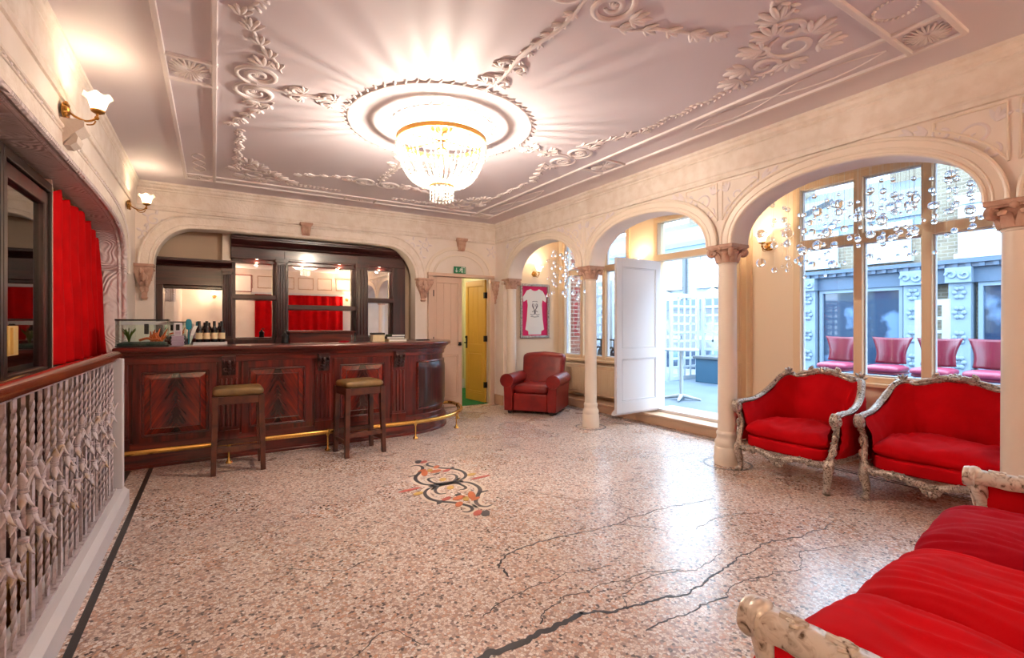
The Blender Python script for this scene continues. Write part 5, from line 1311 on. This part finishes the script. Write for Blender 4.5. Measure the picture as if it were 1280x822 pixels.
for y, lab in ((3.88,'raspberry terrace chair, first from the pier in the row outside the big window'), (3.2,'raspberry terrace chair with flared back, second from the pier in the row outside'), (2.63,'raspberry terrace chair with flared back, third from the pier in the row outside'), (2.06,'raspberry terrace chair with flared back, last of the row outside, by the edge column')): cup_chair(y, lab)
def trellis(p, q, z0, z1, lab, cell=.155, clear=None):
    p, q = Vector((p[0],p[1],0)), Vector((q[0],q[1],0)); L_ = (q-p).length; an = atan2(q.y-p.y, q.x-p.x)
    t = thing('trellis_panel', lab, 'trellis', (p.x,p.y,z0), an, 'white trellis panels'); h = z1-z0
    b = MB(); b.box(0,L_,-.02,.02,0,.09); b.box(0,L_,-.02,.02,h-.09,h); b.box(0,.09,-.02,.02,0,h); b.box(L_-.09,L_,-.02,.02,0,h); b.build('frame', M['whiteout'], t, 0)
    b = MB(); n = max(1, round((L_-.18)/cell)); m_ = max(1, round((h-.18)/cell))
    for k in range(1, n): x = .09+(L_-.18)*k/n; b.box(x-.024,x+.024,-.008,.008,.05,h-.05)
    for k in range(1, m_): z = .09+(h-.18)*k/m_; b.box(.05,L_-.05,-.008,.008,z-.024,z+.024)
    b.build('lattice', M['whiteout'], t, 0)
trellis((8.46,7.1),(9.5,7.15),.13,2.05,'white square trellis panel side-on behind the bistro table outside the open doorway', .2)
trellis((9.55,7.1),(9.55,4.9),.13,2.05,'white square trellis panel along the terrace edge behind the dark planter', .2)
trellis((8.4,7.15),(8.1,8.6),.13,2.05,'white square trellis panel partly hidden by the open white door', .2)
trellis((6.45,6.75),(6.55,8.1),.13,2.2,'white square trellis panel close outside the first bay window', .19)
trellis((6.85,8.2),(8.0,8.65),.13,2.2,'white square trellis panel behind the brick pier', .19)
trellis((9.6,3.15),(9.6,2.72),.13,1.75,'narrow white trellis panel between the ornate shop pilasters', .2)
t = thing('bistro_table', 'white pedestal table with a cross foot on the terrace outside the doorway', 'table', (6.5,5.22,.13))
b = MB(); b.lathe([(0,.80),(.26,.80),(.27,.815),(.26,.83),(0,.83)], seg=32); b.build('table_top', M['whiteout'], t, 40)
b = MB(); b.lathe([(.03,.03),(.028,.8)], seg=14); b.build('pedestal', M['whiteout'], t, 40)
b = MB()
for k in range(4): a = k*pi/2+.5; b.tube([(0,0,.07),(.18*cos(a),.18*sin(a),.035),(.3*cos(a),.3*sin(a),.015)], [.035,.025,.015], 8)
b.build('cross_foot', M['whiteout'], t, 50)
t = thing('planter', 'dark blue planter box at the terrace edge beyond the open doorway', 'planter', (9.1,6.15,.13)); b = MB(); b.box(-.3,.3,-.55,.55,0,.5); b.build('box_side', M['planter'], t, 0, bevel=.01); b = MB(); b.box(-.34,.34,-.6,.6,.5,.56); b.build('box_rim', M['slate'], t, 0, bevel=.01)
t = thing('garden_railing', 'black scrolled iron railing outside the first bay window', 'railing', (6.25,6.9,.13))
b = MB(); b.box(-.01,.01,-.75,.25,.93,.96); b.box(-.01,.01,-.75,.25,.42,.45)
for k in range(3):
    for s_ in (1,-1): b.tube([(0,-.55+k*.35+s_*.1+p*s_,.69+q) for p, q in spiral((0,0),.16,.03,-pi/2,2.2*pi,26)], .02, 6)
    b.box(-.012,.012,-.74+k*.35-.012,-.74+k*.35+.012,0,.96)
b.build('scrollwork', M['iron'], t, 40)

def sash(b, t, X, y, z, w, h, head=False):
    b = MB(); s_ = .07
    b.box(X-.06,X+.05,y-w/2-.12,y-w/2,z-.06,z+h+.12); b.box(X-.06,X+.05,y+w/2,y+w/2+.12,z-.06,z+h+.12); b.box(X-.1,X+.05,y-w/2-.16,y+w/2+.16,z+h,z+h+.18); b.box(X-.14,X+.05,y-w/2-.16,y+w/2+.16,z-.1,z)
    if head: b.prism([(y-w/2-.2,z+h+.18),(y+w/2+.2,z+h+.18),(y,z+h+.5)], lambda u,v,d:(d,u,v), X-.12, X+.05)
    b.box(X-.03,X+.03,y-.02,y+.02,z,z+h); b.box(X-.03,X+.03,y-w/2,y+w/2,z+h/2-.025,z+h/2+.025); f = b.build('window', M['sash'], t, 0); f.matrix_parent_inverse = Matrix.Translation(-t.location)
    b = MB(); b.box(X-.02,X-.005,y-w/2,y+w/2,z,z+h); p = b.build('pane', M['winglass'], f, 0)
def house(lab, y0, y1, top, m, wins, loc):
    t = thing('building', lab, 'building', loc); X = 13.0
    b = MB(); b.box(X,X+6,y0,y1,-.3,top); part(b, 'wall', M[m], t, 0)
    b = MB(); b.box(X-.12,X+.1,y0,y1,top-.02,top+.12); b.box(X-.06,X+.1,y0,y1,top-.22,top-.02); part(b, 'eaves_cornice', M['shopstone'], t, 0)
    b = MB(); b.prism([(X-.1,top+.1),(X+6.1,top+.1),(X+3,top+1.3)], lambda u,v,d:(u,d,v), y0, y1); part(b, 'roof', M['slate'], t, 0)
    for w_ in wins: sash(None, t, X, *w_)
    return t
h1 = house('pale rendered house across the street beyond the open doorway', 7.3, 22, 3.9, 'paleb', [(10.85,2.6,.75,.9,False),(9.3,2.6,.8,.9,False),(12.6,2.6,.75,.9,False),(14.6,2.6,.8,.9,False),(16.8,2.6,.8,.9,False),(11.0,1.0,.9,1.0,True),(9.2,1.0,.9,1.0,True),(12.9,1.0,.9,1.0,True),(15.2,1.0,.9,1.0,True),(7.9,2.6,.6,.9,False)], (13,14.6,-.3))
b = MB(); b.tube([(12.93,10.25,0),(12.93,10.25,3.75)], .06, 8); part(b, 'downpipe', M['slate'], h1, 40)
b = MB(); b.box(12.9,13.05,7.3,18,-.3,1.85); part(b, 'shop_window', M['shopglass'], h1, 0); b = MB(); b.box(12.8,13.05,7.3,18,1.85,2.15); part(b, 'shop_fascia', M['shopblue'], h1, 0)  # dark band added so trellis gaps read as shaded house fronts
h2 = house('low brick building with a blue grey shopfront across the street', 3.95, 7.28, 3.75, 'stock', [(4.75,2.85,.6,.62,False),(6.2,2.85,.6,.62,False)], (13,5.6,-.3))
h3 = house('tall brick house with white sash windows behind the edge of the big window', -8, 3.93, 8.0, 'stock', [(2.95,2.8,.95,1.0,False),(2.95,4.9,.95,1.6,False),(.8,4.9,.95,1.6,False),(.8,2.8,.95,1.0,False),(-1.4,2.8,.95,1.0,False)], (13,-2,-.3))
def shop(t, y0, y1, wins, pils):
    X = 12.75
    b = MB(); b.box(X,X+.3,y0,y1,2.2,2.5); b.box(X-.1,X+.3,y0,y1,2.5,2.58); b.box(X-.18,X+.3,y0,y1,2.58,2.66); b.box(X,X+.3,y0,y1,-.3,.35)
    n = int((y1-y0)/.2)
    for k in range(n): b.box(X-.14,X,y0+.06+k*.2,y0+.14+k*.2,2.5,2.58)
    part(b, 'shop_fascia', M['shopblue'], t, 0)
    for a, c in wins:
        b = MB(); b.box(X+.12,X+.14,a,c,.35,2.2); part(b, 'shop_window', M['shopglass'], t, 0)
        b = MB(); b.box(X+.05,X+.18,a,a+.07,.35,2.2); b.box(X+.05,X+.18,c-.07,c,.35,2.2); b.box(X+.05,X+.18,a,c,2.12,2.2); part(b, 'shop_frame', M['shopstone'], t, 0)
    for y in pils:
        b = MB(); b.box(X-.06,X+.3,y-.17,y+.17,-.3,2.2); b.box(X-.09,X+.3,y-.2,y+.2,-.3,.3); b.box(X-.16,X+.3,y-.2,y+.2,2.2,2.5)
        for z in (.6,1.1,1.6,2.0):
            for k in range(6): a = k*pi/3; b.ball((X-.07,y+.07*cos(a),z+.1*sin(a)), .07, 6, 5, (.6,.7,.7))
        for s_ in (1,-1): b.tube([(X-.17,y+s_*.1+p,2.35+q) for p, q in spiral((0,0),.09,.02,0,s_*2*pi,18)], .03, 6)
        part(b, 'shop_pilaster', M['shopstone'], t, 40)
shop(h2, 4.0, 7.28, [(4.42,6.12)], (6.34,4.2))
shop(h3, -8, 3.93, [(1.7,3.2),(-.4,1.2),(-3,-1)], (3.45,1.45,-.7))
h4 = thing('building', 'distant pale terrace rising above the shop roofs', 'building', (24,12,-.3)); b = MB(); b.box(24,30,4.5,40,-.3,6.2); part(b, 'wall', M['paleb'], h4, 0)
b = MB(); b.prism([(23.8,6.2),(30.2,6.2),(27,8.2)], lambda u,v,d:(u,d,v), 4.5, 40); part(b, 'roof', M['slate'], h4, 0)
for y in (9,14,20): b = MB(); b.box(26.4,27.6,y-.6,y+.6,7.4,9.3); part(b, 'chimney', M['stock'], h4, 0)

# ------------------------------------------------------------------ light
W = bpy.data.worlds.new('daylight'); SC.world = W; W.use_nodes = True
bg = W.node_tree.nodes['Background']; bg.inputs[0].default_value = (.66, .84, 1.0, 1); bg.inputs[1].default_value = SKY
def point(nm, loc, p, col, r=.05):
    l = bpy.data.lights.new(nm, 'POINT'); l.energy = p; l.color = col; l.shadow_soft_size = r
    o = bpy.data.objects.new(nm, l); COL.objects.link(o); o.location = loc; return o
WARM = (1, .75, .48)
for k in range(4): point('chandelier_light', (RC[0]+.06*cos(2*pi*k/4+.3), RC[1]+.06*sin(2*pi*k/4+.3), 2.73), P_CH/4, (1,.86,.70), .02)
point('wall_light_glow', (LX+.18,3.94,2.745), P_SC, WARM, .02); point('wall_light_glow', (LX+.18,6.5,2.71), P_SC, WARM, .02)
point('wall_light_glow', (WX-.17,3.12,2.33), P_SC*2.2, WARM, .02); point('wall_light_glow', (4.86,6.93,2.34), P_SC*2.2, WARM, .02)
point('wall_light_glow', (WX-.17,5.04,2.28), P_SC*2.2, WARM, .02); point('wall_light_glow', (.0,RY+.17,2.28), P_SC*4.5, WARM, .03); point('wall_light_glow', (3.8,RY+.17,2.28), P_SC*4.5, WARM, .03)  # light of the wall lights added to brighten the room
point('lobby_light', (3.6,8.6,2.35), 14, (1,.88,.7), .08)
for x in (.5,1.1,1.6,2.2): point('downlight_glow', (x,7.47,2.2), 1.2, WARM, .02)
def portal(x, y0, y1, z0, z1):
    l = bpy.data.lights.new('portal', 'AREA'); l.shape = 'RECTANGLE'; l.size = z1-z0; l.size_y = y1-y0; l.cycles.is_portal = True
    o = bpy.data.objects.new('window_portal', l); COL.objects.link(o); o.location = (x,(y0+y1)/2,(z0+z1)/2); o.rotation_euler = (0, pi/2, 0)
portal(WX+.3,-1.4,.3,.7,2.9); portal(WX+.3,.5,2.9,.7,2.9); portal(WX+.3,3.3,4.85,.1,2.9); portal(WX+.3,5.2,7.0,.7,2.9)
# ------------------------------------------------------------------ camera
cam = bpy.data.cameras.new('camera'); co = bpy.data.objects.new('camera', cam); COL.objects.link(co); SC.camera = co
cam.sensor_fit = 'HORIZONTAL'; cam.sensor_width = 36; cam.lens = 600/1280*36; cam.clip_start = .05; cam.clip_end = 200
cam.shift_y = -5/1280
co.location = (0, 0, 1.35); co.rotation_euler = (pi/2, 0, -atan2(372, 600))
vs = SC.view_settings; vs.view_transform = 'Standard'; vs.look = 'None'; vs.gamma = 1; vs.exposure = EXPO; vs.use_curve_mapping = False
SC.cycles.use_denoising = True
SC.cycles.max_bounces = 10; SC.cycles.diffuse_bounces = 5; SC.cycles.glossy_bounces = 5; SC.cycles.transmission_bounces = 8; SC.cycles.transparent_max_bounces = 24
SC.cycles.sample_clamp_indirect = 6; SC.cycles.blur_glossy = .5; SC.cycles.caustics_refractive = False; SC.cycles.caustics_reflective = False
